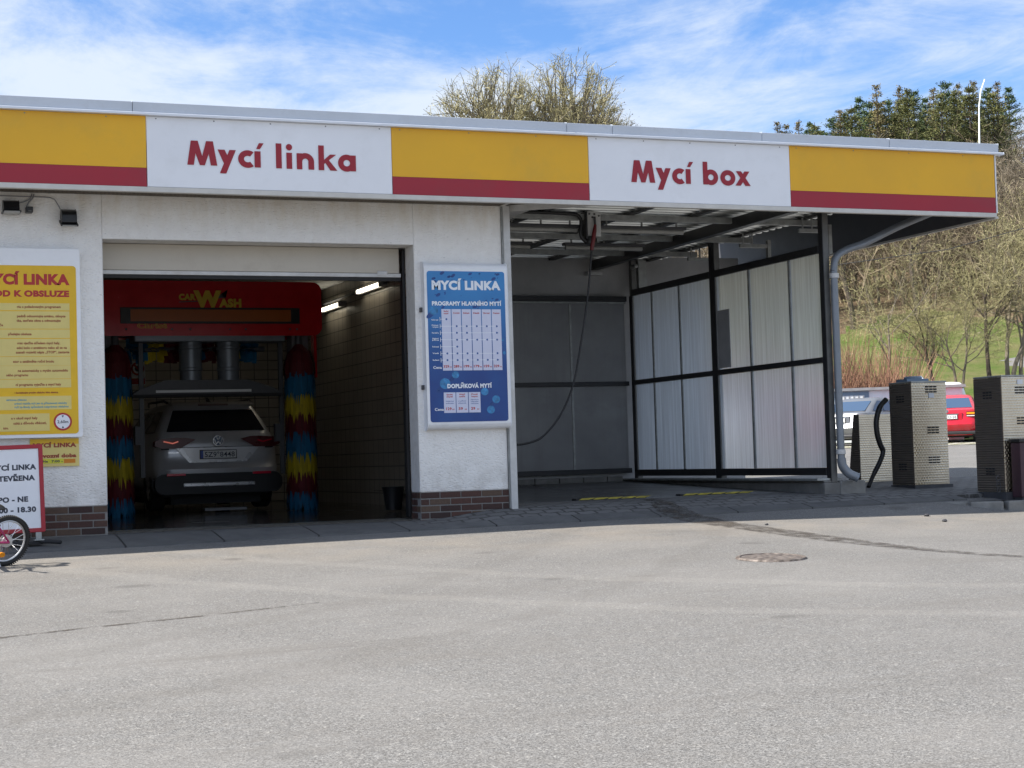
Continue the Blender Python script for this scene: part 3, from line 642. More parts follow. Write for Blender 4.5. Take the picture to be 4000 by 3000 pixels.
for a, c in ((-8, -5.6), (-5.6, -2.8), (-2.8, .1), (.1, 3.004)): fascia_y(a, c)
FW1 = fascia_w(3.004, 5.636); fascia_y(5.636, 7.976); FW2 = fascia_w(7.976, 10.605); fascia_y(10.605, 13.575)
# hand drawn letters for the two big names
YL = FY - .0085
class GL:
    def __init__(s): s.b = MB(); s.y = YL; s.i = 0
    def yy(s): s.i += 1; return YL - .0004 * (s.i % 5)
    def poly(s, pts): y = s.yy(); s.b.add([(p[0], y, p[1]) for p in pts], [tuple(range(len(pts)))])
    def rect(s, x0, x1, z0, z1): s.poly([(x0, z0), (x1, z0), (x1, z1), (x0, z1)])
    def ring(s, cx, cz, rx, rz, w, a0=0, a1=360, n=36):
        y = s.yy(); vs = []
        for k in range(n + 1):
            t_ = RAD(a0 + (a1 - a0) * k / n); vs += [(cx + rx * cos(t_), y, cz + rz * sin(t_)), (cx + (rx - w) * cos(t_), y, cz + (rz - w * .95) * sin(t_))]
        s.b.add(vs, [(2 * k, 2 * k + 2, 2 * k + 3, 2 * k + 1) for k in range(n)])
    def diag(s, xa, za, xb, zb, w): s.poly([(xa, za), (xa + w, za), (xb + w, zb), (xb, zb)])
    def M(s, x0, x1, z, h):
        w = x1 - x0; st = .068; ti = w * .13
        s.diag(x0, z, x0 + ti, z + h, st); s.poly([(x1 - st, z), (x1, z), (x1 - ti, z + h), (x1 - ti - st, z + h)])
        c = (x0 + x1) / 2; zl = z
        s.poly([(x0 + ti, z + h), (x0 + ti + .072, z + h), (c + .026, zl), (c - .026, zl)]); s.poly([(x1 - ti - .072, z + h), (x1 - ti, z + h), (c + .026, zl), (c - .026, zl)])
    def y_(s, x0, x1, z, xh, d):
        w = .074; bx = x0 + .019
        s.diag(bx, z - d, x1 - w, z + xh, w - .006); k = .45
        s.poly([(x0, z + xh), (x0 + w, z + xh), (x0 + .122, z + .075), (x0 + .078, z + .0)])
    def stem(s, x0, x1, z, h): s.rect(x0, x1, z, z + h)
    def acc(s, x, z, h0, h1): s.poly([(x - .006, z + h0), (x + .034, z + h0), (x + .075, z + h1), (x + .024, z + h1)])
def word(parent, fn):
    g = GL(); fn(g); return obj('lettering', g.b, 'letter_red', parent)
def w1(g):
    z = 3.793; xh = .171; A = .265
    g.M(3.417, 3.729, 3.7965, .253); g.y_(3.735, 3.934, z, .174, .075); g.ring(4.052, z + .085, .102, .093, .062, 52, 308)
    g.stem(4.124, 4.190, z, xh); g.acc(4.150, z, .195, .258); g.stem(4.354, 4.416, z - .001, A); g.stem(4.467, 4.528, z - .002, xh)
    g.b.add([(4.4975 + .034 * cos(k * pi / 12), g.yy(), z + .228 + .034 * sin(k * pi / 12)) for k in range(24)], [tuple(range(24))])
    g.stem(4.578, 4.638, z - .003, xh); g.stem(4.704, 4.767, z - .003, .082); g.ring(4.672, z + .078, .095, .094, .061, 0, 180)
    g.stem(4.8155, 4.877, z - .004, A); g.poly([(4.874, z + .062), (4.874, z + .105), (4.945, z + .167), (5.012, z + .167)]); g.poly([(4.875, z + .098), (4.925, z + .112), (5.022, z - .005), (4.945, z - .005)])
    g.ring(5.127, z + .081, .096, .092, .060); g.stem(5.168, 5.229, z - .005, xh)
def w2(g):
    z = 3.783
    g.M(8.5025, 8.808, 3.781, .254); g.y_(8.819, 9.019, z, .174, .080); g.ring(9.128, z + .085, .099, .093, .062, 52, 308)
    g.stem(9.2055, 9.2695, z, .172); g.acc(9.232, z, .197, .258); g.stem(9.4315, 9.493, z, .267); g.ring(9.535, z + .087, .096, .092, .060)
    g.ring(9.759, z + .087, .100, .092, .061)
    g.poly([(9.857, z), (9.928, z), (10.050, z + .171), (9.983, z + .171)]); g.poly([(9.869, z + .171), (9.938, z + .171), (10.062, z), (9.990, z)])
word(FW1, w1); word(FW2, w2)
b = MB(); b.box(-8, 13.575, FY - .012, FY + .06, 3.500, 3.553); obj('trim', b, 'trim_grey', B, bev=.004)
b = MB(); b.prism([(FY - .055, 4.287), (FY - .055, 4.312), (FY - .04, 4.318), (FY + .05, 4.318), (FY + .05, 4.287)], 'x', -8, 13.69); obj('coping_lip', b, 'coping_lip', B, bev=.003)
for a, c in ((-8, -2.2), (-2.195, 2.86), (2.865, 7.70), (7.705, 8.27), (8.275, 10.22), (10.225, 12.0), (12.005, 13.62)):
    b = MB(); b.prism([(FY - .030, 4.319), (FY - .036, 4.422), (FY + .02, 4.432), (FY + .30, 4.40), (FY + .30, 4.319)], 'x', a, c); obj('coping', b, 'coping_metal', B, bev=.004)
b = MB(); b.box(13.562, 13.582, FY + .03, 6.6, 3.50, 4.30); sf = obj('side_fascia', b, 'dark_grey', B)
b = MB(); b.box(13.583, 13.600, FY, 6.6, 3.555, 4.30); obj('outer_face', b, 'fascia_white', sf)
b = MB(); b.box(13.555, 13.606, FY, 6.6, 3.485, 3.512); obj('edge_trim', b, 'trim_grey', sf)
b = MB(); b.box(13.583, 13.603, .9, 2.3, 3.515, 3.56); obj('red_edge', b, 'fascia_red', sf)
b = MB(); b.box(13.54, 13.64, FY + .31, 6.6, 4.301, 4.42); obj('coping', b, 'coping_metal', B)
b = MB(); b.box(-8, 7.11, FY + .062, -.002, 3.556, 3.575); obj('soffit', b, 'soffit_mesh', B)
b = MB(); b.box(7.112, 7.15, FY + .062, .3, 3.55, 3.585); obj('soffit_edge', b, 'trim_grey', B)
# sectional door hanging half open
b = MB(); b.box(2.66, 5.985, .31, .36, 2.800, 3.088); dr = obj('sectional_door', b, 'shutter_cream', B, bev=.01)
b = MB(); b.box(2.65, 6.0, .30, .37, 2.755, 2.797); obj('bottom_rail', b, 'galv_light', dr, bev=.004)
b = MB(); b.box(2.65, 6.0, .312, .36, 2.715, 2.753); obj('rubber_seal', b, 'rubber', dr)
b = MB(); b.box(5.72, 5.84, .296, .31, 2.77, 2.825); obj('bracket', b, 'galv_light', dr, bev=.01)
b = MB(); b.box(6.025, 6.058, .33, .42, .03, 3.08); b.box(2.60, 2.65, .33, .42, .03, 3.08); split_obj('door_track', b, 'black_steel', B)

# ------------------------------------------------------------------ open wash bay (steel shelter)
K = empty('wash_bay', (9.3, 0, .1), 'open self service wash bay with black steel frame and polycarbonate side wall', 'wash bay')
SX = 11.41
def bx(name, m, *bb, parent=K, bev=.004):
    b_ = MB(); b_.box(*bb); return obj(name, b_, m, parent, bev=bev)
bx('post', 'galv_light', 7.135, 7.215, -.045, .035, .07, 3.555)
bx('wall_flashing', 'galv', 7.121, 7.134, -.02, .06, .07, 3.55, bev=0)
for ya, yb in ((.0, .095), (2.80, 2.95), (5.44, 5.54)):
    bx('post', 'black_steel', SX - .010, SX - .001, ya, yb, .26, 3.60 if ya < 5 else 3.1, bev=0)  # thin black plate: shade and grime of the post's left face as colour
    bx('post', 'post_grey', SX, SX + .082, ya + .004, yb - .004, .26, 3.645)
for nm, z0, z1 in (('rail', 3.095, 3.19), ('rail', 1.73, 1.80), ('rail', .335, .43)):
    for ya, yb in ((.096, 2.799), (2.951, 5.439)): bx(nm, 'black_steel', SX - .02, SX + .04, ya, yb, z0, z1)
ys = [.097, .84, 1.88, 2.798, 2.952, 3.90, 4.79, 5.435]
for i in (0, 1, 2, 4, 5, 6):
    for z0, z1 in ((.432, 1.728), (1.802, 3.093)):
        b = MB(); b.quad((SX + .012, ys[i] + .012, z0), (SX + .012, ys[i] + .012, z1), (SX + .012, ys[i + 1] - .012, z1), (SX + .012, ys[i + 1] - .012, z0)); obj('polycarbonate_panel', b, 'polycarbonate', K)
for y in (.84, 1.88, 3.90, 4.79):
    for z0, z1 in ((.431, 1.729), (1.801, 3.094)): bx('glazing_bar', 'galv', SX - .004, SX + .028, y - .020, y + .020, z0, z1, bev=0)
b = MB(); b.box(11.30, 11.86, .0, 5.9, -.1, .245); b.box(11.30, 11.50, .004, 5.9, .246, .27); pl = obj('concrete_plinth', b, 'concrete', K, bev=.02)
b = MB(); b.box(11.52, 11.88, -.02, .30, -.1, .262); obj('plinth_block', b, 'kerb_concrete', K, bev=.015)
b = MB(); b.box(SX - .2, SX + .14, .02, 5.9, .272, .30); obj('sill', b, 'galv', K, bev=.003)
# back wall
BY = 5.6
b = MB(); b.box(7.72, 13.4, BY + .05, BY + .2, 3.09, 3.735); obj('upper_wall', b, 'plaster_grey', K)
b = MB(); b.box(7.72, 13.4, BY + .06, BY + .2, -.1, 3.088); obj('rear_wall', b, 'plaster_grey', K)
for xa, xb in ((7.75, 9.05), (9.09, 10.40), (10.44, 11.33)):
    for z0, z1 in ((.46, 1.72), (1.79, 2.985)): b = MB(); b.box(xa, xb, BY - .012, BY, z0, z1); obj('back_panel', b, 'dark_panel', K)
for z0, z1 in ((1.722, 1.788), (3.02, 3.10), (.385, .458)): bx('rail', 'black_steel', 7.74, 11.36, BY - .06, BY + .01, z0, z1)
bx('rail', 'galv', 7.74, 11.36, BY - .03, BY + .012, 2.987, 3.018)
for x in (9.07, 10.42): bx('glazing_bar', 'galv', x - .018, x + .018, BY - .02, BY - .002, .46, 2.985, bev=0)
b = MB(); x = 7.75
while x < 11.2: b.box(x, min(x + .385, 11.2), BY - .05, BY + .05, .20, .338); x += .40
obj('block_course', b, 'kerb_concrete', K, bev=.006)
bx('post', 'galv', 11.56, 11.70, BY - .1, BY - .0, 3.19, 3.66)
# roof of the bay
b = MB(); y = -.53; prof = []
while y < 6.5: prof += [(y, 3.682), (y + .05, 3.726), (y + .12, 3.726), (y + .133, 3.682)]; y += .18
n_ = len(prof)
for xa in (7.16,):
    b.v = [(7.16, p[0], p[1]) for p in prof] + [(12.0, p[0], p[1]) for p in prof]; b.f = [(i, i + 1, n_ + i + 1, n_ + i) for i in range(n_ - 1)]; b.mi = [0] * len(b.f)
obj('corrugated_roof', b, 'corrugated', K)
b = MB(); b.box(7.16, 12.0, -.53, 6.55, 3.74, 3.80); b.box(12.003, 13.55, -.53, 6.55, 4.22, 4.27); b.box(11.96, 12.0, -.53, 6.55, 3.801, 4.27); obj('roof_cover', b, 'coping_metal', K)
for y in (.98, 2.72, 4.33): 
    b = MB(); b.box(7.22, 11.95, y - .028, y + .028, 3.57, 3.645); obj('purlin', b, 'galv', K, bev=.006)
for x in (8.05, 9.25, 10.15, 11.05, 11.75): bx('rafter', 'black_steel', x - .04, x + .04, -.3, 5.62, 3.646, 3.680, bev=0)
b = MB(); b.add([(10.64, -.5, 3.50), (10.76, -.5, 3.50), (10.90, 5.55, 3.50), (10.78, 5.55, 3.50), (10.64, -.5, 3.645), (10.76, -.5, 3.645), (10.90, 5.55, 3.645), (10.78, 5.55, 3.645)], [(0, 3, 2, 1), (4, 5, 6, 7), (0, 1, 5, 4), (1, 2, 6, 5), (2, 3, 7, 6), (3, 0, 4, 7)])
obj('main_beam', b, 'black_steel', K, bev=.006)
bx('beam_shoe', 'galv_light', 10.70, 10.95, 5.50, 5.62, 3.42, 3.47)
b = MB(); b.add([(7.22, .02, 3.50), (7.26, .02, 3.50), (8.02, -.52, 3.50), (7.96, -.52, 3.50), (7.22, .02, 3.58), (7.26, .02, 3.58), (8.02, -.52, 3.58), (7.96, -.52, 3.58)], [(0, 3, 2, 1)[::-1], (4, 5, 6, 7), (0, 1, 5, 4), (1, 2, 6, 5), (2, 3, 7, 6), (3, 0, 4, 7)])
obj('brace', b, 'galv_light', K)
b = MB(); b.add([(7.152, .30, 3.57), (7.152, -.53, 3.57), (7.95, -.53, 3.57), (7.24, .05, 3.57)], [(0, 1, 2, 3)]); obj('soffit', b, 'soffit_mesh', K)
for y in (.90, 2.45, 3.98):
    b = MB(); b.box(11.62, 12.05, y - .02, y + .02, 3.47, 3.52); b.tube([(11.68, y, 3.52), (11.68, y, 3.66)], .012, 6); b.tube([(11.82, y, 3.52), (11.82, y, 3.66)], .012, 6); b.box(12.05, 12.10, y - .03, y + .03, 3.20, 3.58)
    obj('gutter_bracket', b, 'galv', K)
# ------------------------------------------------------------------ things on and in the bay
def lamp(x0, x1, y, z, label):
    t_ = empty('tube_lamp', ((x0 + x1) / 2, y, z), label, 'lamp', 'unlit tube lamps under the bay roof')
    b_ = MB(); b_.box(x0, x1, y - .05, y + .05, z + .035, z + .075); obj('housing', b_, 'dark_grey', t_, bev=.008)
    b_ = MB(); b_.tube([(x0 + .03, y, z + .012), (x1 - .03, y, z + .012)], .032, 10); obj('cover', b_, 'lamp_lens', t_, smooth=True)
    b_ = MB()
    for x in (x0 + .12, (x0 + x1) / 2, x1 - .12): b_.tube([(x, y, z + .075), (x, y, z + .13)], .012, 6)
    split_obj('hanger', b_, 'galv', t_)
lamp(7.60, 8.62, 1.16, 3.46, 'unlit tube lamp nearest the white pillar in the front row of bay lamps')
lamp(8.88, 10.10, 1.16, 3.46, 'unlit tube lamp right of the hose arm in the front row of bay lamps')
lamp(7.72, 8.66, 2.80, 3.46, 'unlit tube lamp at the left end of the rear row of bay lamps')
lamp(9.12, 10.32, 2.80, 3.46, 'unlit tube lamp behind the hose arm in the rear row of bay lamps')
A = empty('hose_boom', (8.72, .95, 3.64), 'grey ceiling swing boom with black elbow pipe and red hose sleeve over the bay', 'hose boom')
b = MB(); b.box(8.625, 8.815, .925, .945, 3.365, 3.675); obj('mount_plate', b, 'galv_light', A, bev=.006)
for x, z in ((8.66, 3.64), (8.73, 3.64), (8.79, 3.62), (8.70, 3.60)):
    b = MB(); b.lathe([(0, -.012), (.011, -.01), (.013, 0)], (x, .925, z), 8, 'y'); obj('bolt', b, 'dark_grey', A)
b = MB(); b.box(8.605, 8.624, .90, 1.06, 3.33, 3.67); obj('side_plate', b, 'black_steel', A)
b = MB(); b.lathe([(0, 3.26), (.08, 3.27), (.085, 3.32), (.07, 3.36), (0, 3.36)], (8.68, .95, 0), 16); obj('swivel', b, 'black_plastic', A, smooth=True)
b = MB(); b.tube(smooth_path([(7.75, .92, 3.645), (8.11, .90, 3.638), (8.35, .90, 3.632), (8.47, .90, 3.625), (8.53, .90, 3.575), (8.535, .90, 3.50), (8.52, .90, 3.42), (8.54, .90, 3.34), (8.60, .92, 3.295)], 3), .022, 10); obj('elbow_pipe', b, 'black_hose', A, smooth=True)
b = MB(); b.tube([(8.715, .875, 3.50), (8.702, .875, 3.42), (8.68, .88, 3.30), (8.66, .885, 3.185)], [.018, .026, .027, .022], 10); obj('sleeve', b, 'hose_red', A, smooth=True)
b = MB(); b.tube([(8.715, .89, 3.60), (8.715, .88, 3.49)], .016, 8); obj('hook', b, 'dark_grey', A)
hp = [(8.66, .885, 3.185), (8.597, .9, 2.64), (8.49, .9, 2.07), (8.363, .9, 1.54), (8.18, .9, 1.17), (7.94, .9, .915), (7.735, .9, .838), (7.56, .92, .83), (7.40, .95, .90)]
b = MB(); b.tube(smooth_path(hp), .0125, 8); obj('pressure_hose', b, 'black_hose', smooth=True, label='thin black pressure hose hanging in a long curve across the wash bay', cat='hose')
b = MB(); b.box(11.40, 11.41, 2.42, 2.76, 1.82, 2.62); obj('plastic_sheet', b, 'sheet_grey', label='grey plastic sheet standing against the side wall right of the middle post', cat='sheet', bev=.004)
b = MB(); b.lathe([(.0, -.10), (.03, -.09), (.035, .02), (.042, .04), (.03, .05), (0, .05)], (11.33, 5.2, 3.52), 14, 'y'); obj('spot_camera', b, 'galv', smooth=True, label='small round grey camera fixed at the rear corner post of the bay', cat='camera')
# yellow black wheel strips
for k, (x0, x1, y) in enumerate(((8.28, 9.22, .80), (9.74, 10.72, .90))):
    t_ = empty('wheel_strip', ((x0 + x1) / 2, y, .105 + .027 * y), ('yellow black ground strip on the bay floor nearer the white pillar', 'yellow black ground strip on the bay floor nearer the polycarbonate wall')[k], 'ground strip', 'yellow black strips across the wash bay entry')
    z = .109 + .027 * y
    b = MB(); b.prism([(y - .075, z), (y - .05, z + .022), (y + .05, z + .022), (y + .075, z)], 'x', x0, x1); obj('base', b, 'rubber', t_)
    b = MB(); n_ = 5; w = (x1 - x0) / n_
    for i in range(n_):
        xa = x0 + i * w + .03; b.add([(xa, y - .074, z + .004), (xa + w * .72, y - .074, z + .004), (xa + w * .72 + .10, y - .05, z + .0245), (xa + .06, y - .05, z + .0245), (xa + w * .62 + .14, y + .05, z + .0245), (xa + .14, y + .05, z + .0245)], [(0, 1, 2, 3), (3, 2, 4, 5)])
    split_obj('stripe', b, 'yellow_marking', t_)
# downpipe
D_ = empty('downpipe', (11.51, -.06, .3), 'grey metal downpipe running from the gutter down the bay corner post', 'downpipe')
b = MB(); b.tube(smooth_path([(13.15, .15, 3.66), (12.6, .10, 3.46), (12.05, .02, 3.235), (11.70, -.03, 3.12), (11.55, -.055, 3.02), (11.508, -.06, 2.86)], 5), .046, 16); obj('upper_pipe', b, 'pipe_grey', D_, smooth=True)
b = MB(); b.tube([(11.508, -.06, 2.86), (11.512, -.06, 1.0), (11.515, -.06, .52)], .047, 16); obj('lower_pipe', b, 'pipe_grey', D_, smooth=True)
b = MB(); b.tube(smooth_path([(11.515, -.06, .54), (11.53, -.065, .44), (11.60, -.09, .35), (11.70, -.13, .295)], 5), [.056] * 15 + [.063], 16, cap=False); obj('outlet', b, 'pipe_grey', D_, smooth=True)
b = MB(); b.lathe([(0, 0), (.055, 0)], (0, 0, 0), 16, 'x'); b.v = [tuple(Matrix.Rotation(RAD(28), 4, 'Y') @ Vector(p) + Vector((11.690, -.127, .30))) for p in b.v]; obj('opening', b, 'rubber', D_)
for z in (2.80, .62):
    b = MB(); b.lathe([(.053, z - .03), (.060, z - .028), (.060, z + .028), (.053, z + .03)], (11.511, -.06, 0), 16); obj('clamp', b, 'galv_light', D_, smooth=True)
b = MB(); b.tube([(13.55, -.35, 4.2), (13.56, -.35, 4.6), (13.575, -.35, 4.95), (13.61, -.35, 5.15), (13.68, -.35, 5.31)], [.011, .010, .009, .009, .008], 8)
obj('whip_antenna', b, 'pole_white', smooth=True, label='thin slightly bent white rod standing up from the roof corner', cat='antenna')
# ------------------------------------------------------------------ signs on the facade
def rrect(x0, x1, z0, z1, r, n=6):
    p = []
    for cx, cz, a in ((x1 - r, z1 - r, 0), (x0 + r, z1 - r, 90), (x0 + r, z0 + r, 180), (x1 - r, z0 + r, 270)):
        p += [(cx + r * cos(RAD(a + 90 * k / n)), cz + r * sin(RAD(a + 90 * k / n))) for k in range(n + 1)]
    return p
def board(y0, y1, *r): b_ = MB(); b_.prism(rrect(*r), 'y', y0, y1); return b_
Yb = empty('instruction_board', (1.79, 0, 2.0), 'large yellow instruction board with white frame left of the wash door', 'sign')
obj('frame', board(-.10, -.002, 1.18, 2.365, 1.032, 2.950, .012), 'white_paint', Yb, bev=.012)
obj('panel', board(-.104, -.099, 1.205, 2.336, 1.055, 2.787, .035), 'sign_yellow', Yb)
b = MB()
for x1, z0, z1 in ((2.265, 2.325, 2.398), (2.263, 2.136, 2.315), (2.264, 2.040, 2.129), (2.264, 1.854, 2.032), (2.265, 1.759, 1.849), (2.266, 1.622, 1.757), (2.268, 1.531, 1.617), (2.267, 1.306, 1.445), (2.045, 1.089, 1.267)): b.box(1.27, x1, -.106, -.103, z0, z1)
split_obj('text_field', b, 'sign_cream', Yb)
PL = wallplane(-.1075)
obj('title_lettering', text_mb([('MYCÍ LINKA', 1.395, 2.270, 2.589, .116), ('NÁVOD K OBSLUZE', 1.300, 2.265, 2.465, .068)], weight=.046, plane=wallplane(-.1055)), 'sign_red', Yb)
h_ = .027
obj('lettering', text_mb([(s, None, r, z, h_) for s, r, z in (('rtu s požadovaným programem', 2.177, 2.349), ('padně odmontujte anténu, sklopte', 2.223, 2.253), ('tka, zavřete okna a odmontujte', 2.174, 2.207), ('če', 1.602, 2.161), ('předejte obsluze', 1.881, 2.069), ('vrat vjeďte středem mycí haly,', 2.164, 1.976), ('ední kolo v aretátoru nebo až se na', 2.231, 1.928), ('azateli rozsvítí nápis „STOP“, zastavte', 2.255, 1.882), ('ator a zatáhněte ruční brzdu', 2.099, 1.788), ('ne automaticky s mytím automobilu', 2.237, 1.694), ('ného programu', 1.840, 1.650), ('ní programu vyjeďte z mycí haly', 2.167, 1.551), ('a v okolí mycí haly', 1.926, 1.210), ('uzká z důvodu vlhkosti,', 2.015, 1.158), ('azu.', 1.640, 1.112))] + [('i kontaktujte prosím obsluhu této stanice.', None, 2.138, 1.473, .020)], weight=.022, plane=PL), 'sign_brown', Yb)
obj('blue_lettering', text_mb([(s, None, r, z, .022) for s, r, z in (('sériovou výbavou', 1.820, 1.399), ('arénní vozidla mýt jen za přítomnosti obsluhy', 2.222, 1.361), ('ručí za škody způsobené nesprávnou obsluhou', 2.237, 1.325))], weight=.016, plane=PL), 'sign_teal', Yb)
b = MB(); b.disc((2.177, -.1060, 1.179), .092, n=32); hl = obj('height_limit', b, 'sign_red', Yb)
b = MB(); b.disc((2.177, -.1066, 1.179), .073, n=32); obj('white_disc', b, 'sign_white', hl)
b = text_mb([('2,60m', 2.122, 2.232, 1.163, .032)], weight=.015, plane=wallplane(-.1072)); b.add([(2.165, -.1072, 1.243), (2.189, -.1072, 1.243), (2.177, -.1072, 1.220)], [(0, 2, 1)]); b.add([(2.165, -.1072, 1.112), (2.189, -.1072, 1.112), (2.177, -.1072, 1.136)], [(0, 1, 2)])
obj('lettering', b, 'text_black', hl)
Ys = empty('opening_hours_sign', (2.10, 0, .72), 'small yellow opening hours plate on the wall behind the red framed stand sign', 'sign')
obj('plate', board(-.018, -.002, 1.854, 2.346, .722, 1.009, .004), 'sign_cream', Ys)
b = MB(); b.add([(1.858, -.0186, .95), (2.342, -.0186, .95), (2.342, -.0186, 1.005), (1.858, -.0186, 1.005)], [(0, 1, 2, 3)]); obj('top_band', b, 'sign_yellow', Ys)
b = MB(); b.box(1.98, 2.188, -.0195, -.0181, .753, .800); obj('lime_field', b, 'sign_lime', Ys)
b = MB(); b.box(2.191, 2.307, -.0195, -.0181, .754, .796); obj('orange_field', b, 'sign_orange', Ys)
obj('lettering', text_mb([('MYCÍ LINKA', 1.884, 2.319, .918, .048), ('Provozní doba', 1.875, 2.317, .812, .042)], weight=.045, plane=wallplane(-.0200)), 'sign_brown', Ys)
obj('lettering', text_mb([('Po - Ne', 1.90, 2.03, .764, .024), ('7:00 -', 2.067, 2.179, .763, .025)], weight=.025, plane=wallplane(-.0205)), 'text_black', Ys)
# blue price board
Pb = empty('price_board', (6.645, 0, 1.95), 'tall blue price board with white rounded frame on the pillar between the bays', 'sign')
PX0, PX1, PZ0, PZ1 = 6.166, 7.098, 1.090, 2.785
b = MB(); pr = [(-.002, 1.015), (-.05, 1.005), (-.09, 1.025), (-.112, 1.065), (-.112, 2.815), (-.10, 2.855), (-.06, 2.880), (-.002, 2.885)]
b.prism(pr, 'x', 6.128, 7.135); obj('frame', b, 'white_paint', Pb, bev=.014)
obj('poster', board(-.116, -.110, PX0, PX1, PZ0, PZ1, .03), 'poster_blue', Pb)
def pu(u): return PX0 + u * (PX1 - PX0)
def pv(v): return PZ1 - v * (PZ1 - PZ0)
rr = random.Random(5); b = MB(); b2 = MB()
for (x, y, r) in ((1185, 1068, 28), (1100, 1140, 42), (1427, 1210, 30), (1523, 1275, 31), (1480, 1360, 31), (1003, 540, 34), (1590, 890, 12), (1575, 780, 12)):
    u = (x - 945 - (y - 213) * .032) / 643; v = (y - 213) / 1242; R_ = r / 643 * .93
    b2.disc((pu(u) - R_ * .7, -.1164, pv(v) - R_ * .9), R_ * .55, rx=R_ * 1.25, rot=RAD(38)); b.disc((pu(u), -.1170, pv(v)), R_, rx=R_ * 1.05)
for i in range(34):
    u, v = rr.uniform(.07, .93), rr.choice((rr.uniform(.01, .06), rr.uniform(.13, .24), rr.uniform(.01, .25))); R_ = rr.choice((.006, .008, .012, .024, .03)); b2.disc((pu(u), -.1163 - .0001 * (i % 5), pv(v)), R_ * .55, rx=R_, rot=RAD(rr.uniform(10, 40)))
split_obj('water_drop', b, 'drop_light', Pb); split_obj('drop_shadow', b2, 'drop_dark', Pb)
b = MB(); U = [.173 + .1295 * i for i in range(6)]
for u in U: b.box(pu(u), pu(u + .119), -.1185, -.1161, pv(.660), pv(.253))
for i in range(3): b.box(pu(.173 + .159 * i), pu(.173 + .159 * i + .15), -.1185, -.1161, pv(.940), pv(.805))
split_obj('price_column', b, 'table_lilac', Pb)
b = MB(); b3 = MB(); rows = [(.320, (0,)), (.366, (1, 2, 3, 4, 5)), (.410, (1, 2, 5)), (.456, (1, 2, 3, 4, 5)), (.502, (1,)), (.547, (0, 1, 2, 3, 5)), (.591, (0, 1, 2, 3, 4, 5))]
for v, cs in rows:
    b.add([(pu(.15), -.1189, pv(v) - .0025), (pu(U[max(cs)] + .06), -.1189, pv(v) - .0025), (pu(U[max(cs)] + .06), -.1189, pv(v) + .0025), (pu(.15), -.1189, pv(v) + .0025)], [(0, 1, 2, 3)])
    b.add([(pu(.148), -.1187, pv(v + .015)), (pu(.154), -.1187, pv(v + .015)), (pu(.154), -.1187, pv(v - .015)), (pu(.148), -.1187, pv(v - .015))], [(0, 1, 2, 3)])
    for c in cs: b3.disc((pu(U[c] + .06), -.1194, pv(v)), .0115, n=14)
obj('table_line', b, 'text_white', Pb); obj('table_dot', b3, 'text_blue', Pb)
PP = wallplane(-.1182)
obj('lettering', text_mb([('MYCÍ LINKA', pu(.058), pu(.945), pv(.124), .108), ('PROGRAMY HLAVNÍHO MYTÍ', pu(.055), pu(.952), pv(.229), .050), ('DOPLŇKOVÁ MYTÍ', pu(.222), pu(.796), pv(.777), .050)], weight=.042, plane=PP), 'text_white', Pb)
obj('lettering', text_mb([('Cena', pu(.050), pu(.158), pv(.648), .032), ('Cena', pu(.055), pu(.168), pv(.925), .032)], weight=.018, plane=PP), 'text_white', Pb)
sm_ = [('Ruční mytí', .325), ('Předmytí', .361), ('Šampon', .372), ('Kartáče', .411), ('Aktivní', .448), ('pěna', .458), ('Podvozek', .503), ('Vosk', .546), ('Sušení', .591)]
obj('row_lettering', text_mb([(s, pu(.045), pu(.13), pv(v) - .006, .016) for s, v in sm_], weight=.02, plane=PP), 'text_white', Pb)
P3 = wallplane(-.1192)
heads = [('Ruční', .272), ('mytí', .286)]
tx = [(s, pu(U[0] + .03), pu(U[0] + .09), pv(v), .018) for s, v in heads] + [(s, pu(U[i + 1] + .018), pu(U[i + 1] + .10), pv(.283), .018) for i, s in enumerate(('Combi', 'Exklusiv', 'Klasik', 'Normal', 'Premium'))]
tx += [(p, pu(U[i] + .008), pu(U[i] + .078), pv(.641), .030) for i, p in enumerate(('329', '289', '199', '179', '159', '329'))] + [('Kč', pu(U[i] + .086), pu(U[i] + .112), pv(.641), .014) for i in range(6)]
tx += [(p, pu(.173 + .159 * i + .025), pu(.173 + .159 * i + w), pv(.922), .032) for i, (p, w) in enumerate((('129', .095), ('59', .08), ('29', .08)))] + [('Kč', pu(.173 + .159 * i + .105), pu(.173 + .159 * i + .132), pv(.922), .015) for i in range(3)]
tx += [(s, pu(.173 + .159 * i + .035), pu(.173 + .159 * i + .115), pv(v), .018) for i, s, v in ((0, 'Spodní', .824), (0, 'mytí', .838), (1, 'WAP', .824), (1, 'ostřik', .838), (2, 'Proti', .824), (2, 'hmyzu', .838))]
obj('price_lettering', text_mb(tx, weight=.026, plane=P3), 'sign_red', Pb)
obj('blue_lettering', text_mb([(s, pu(.173 + .159 * i + .025), pu(.173 + .159 * i + .125), pv(v), .013) for i, s, v in ((0, 'konzervace', .866), (0, 'podvozku', .880), (1, 'ruční', .866), (1, 'přípravek', .880), (2, 'přípravek na', .858), (2, 'odstranění', .871), (2, 'nečistot', .884))], weight=.016, plane=P3), 'text_blue', Pb)
b = MB(); b.box(6.105, 6.128, -.05, -.002, 2.33, 2.38); b.box(6.105, 6.128, -.05, -.002, 1.46, 1.51); split_obj('hinge', b, 'dark_grey', Pb)
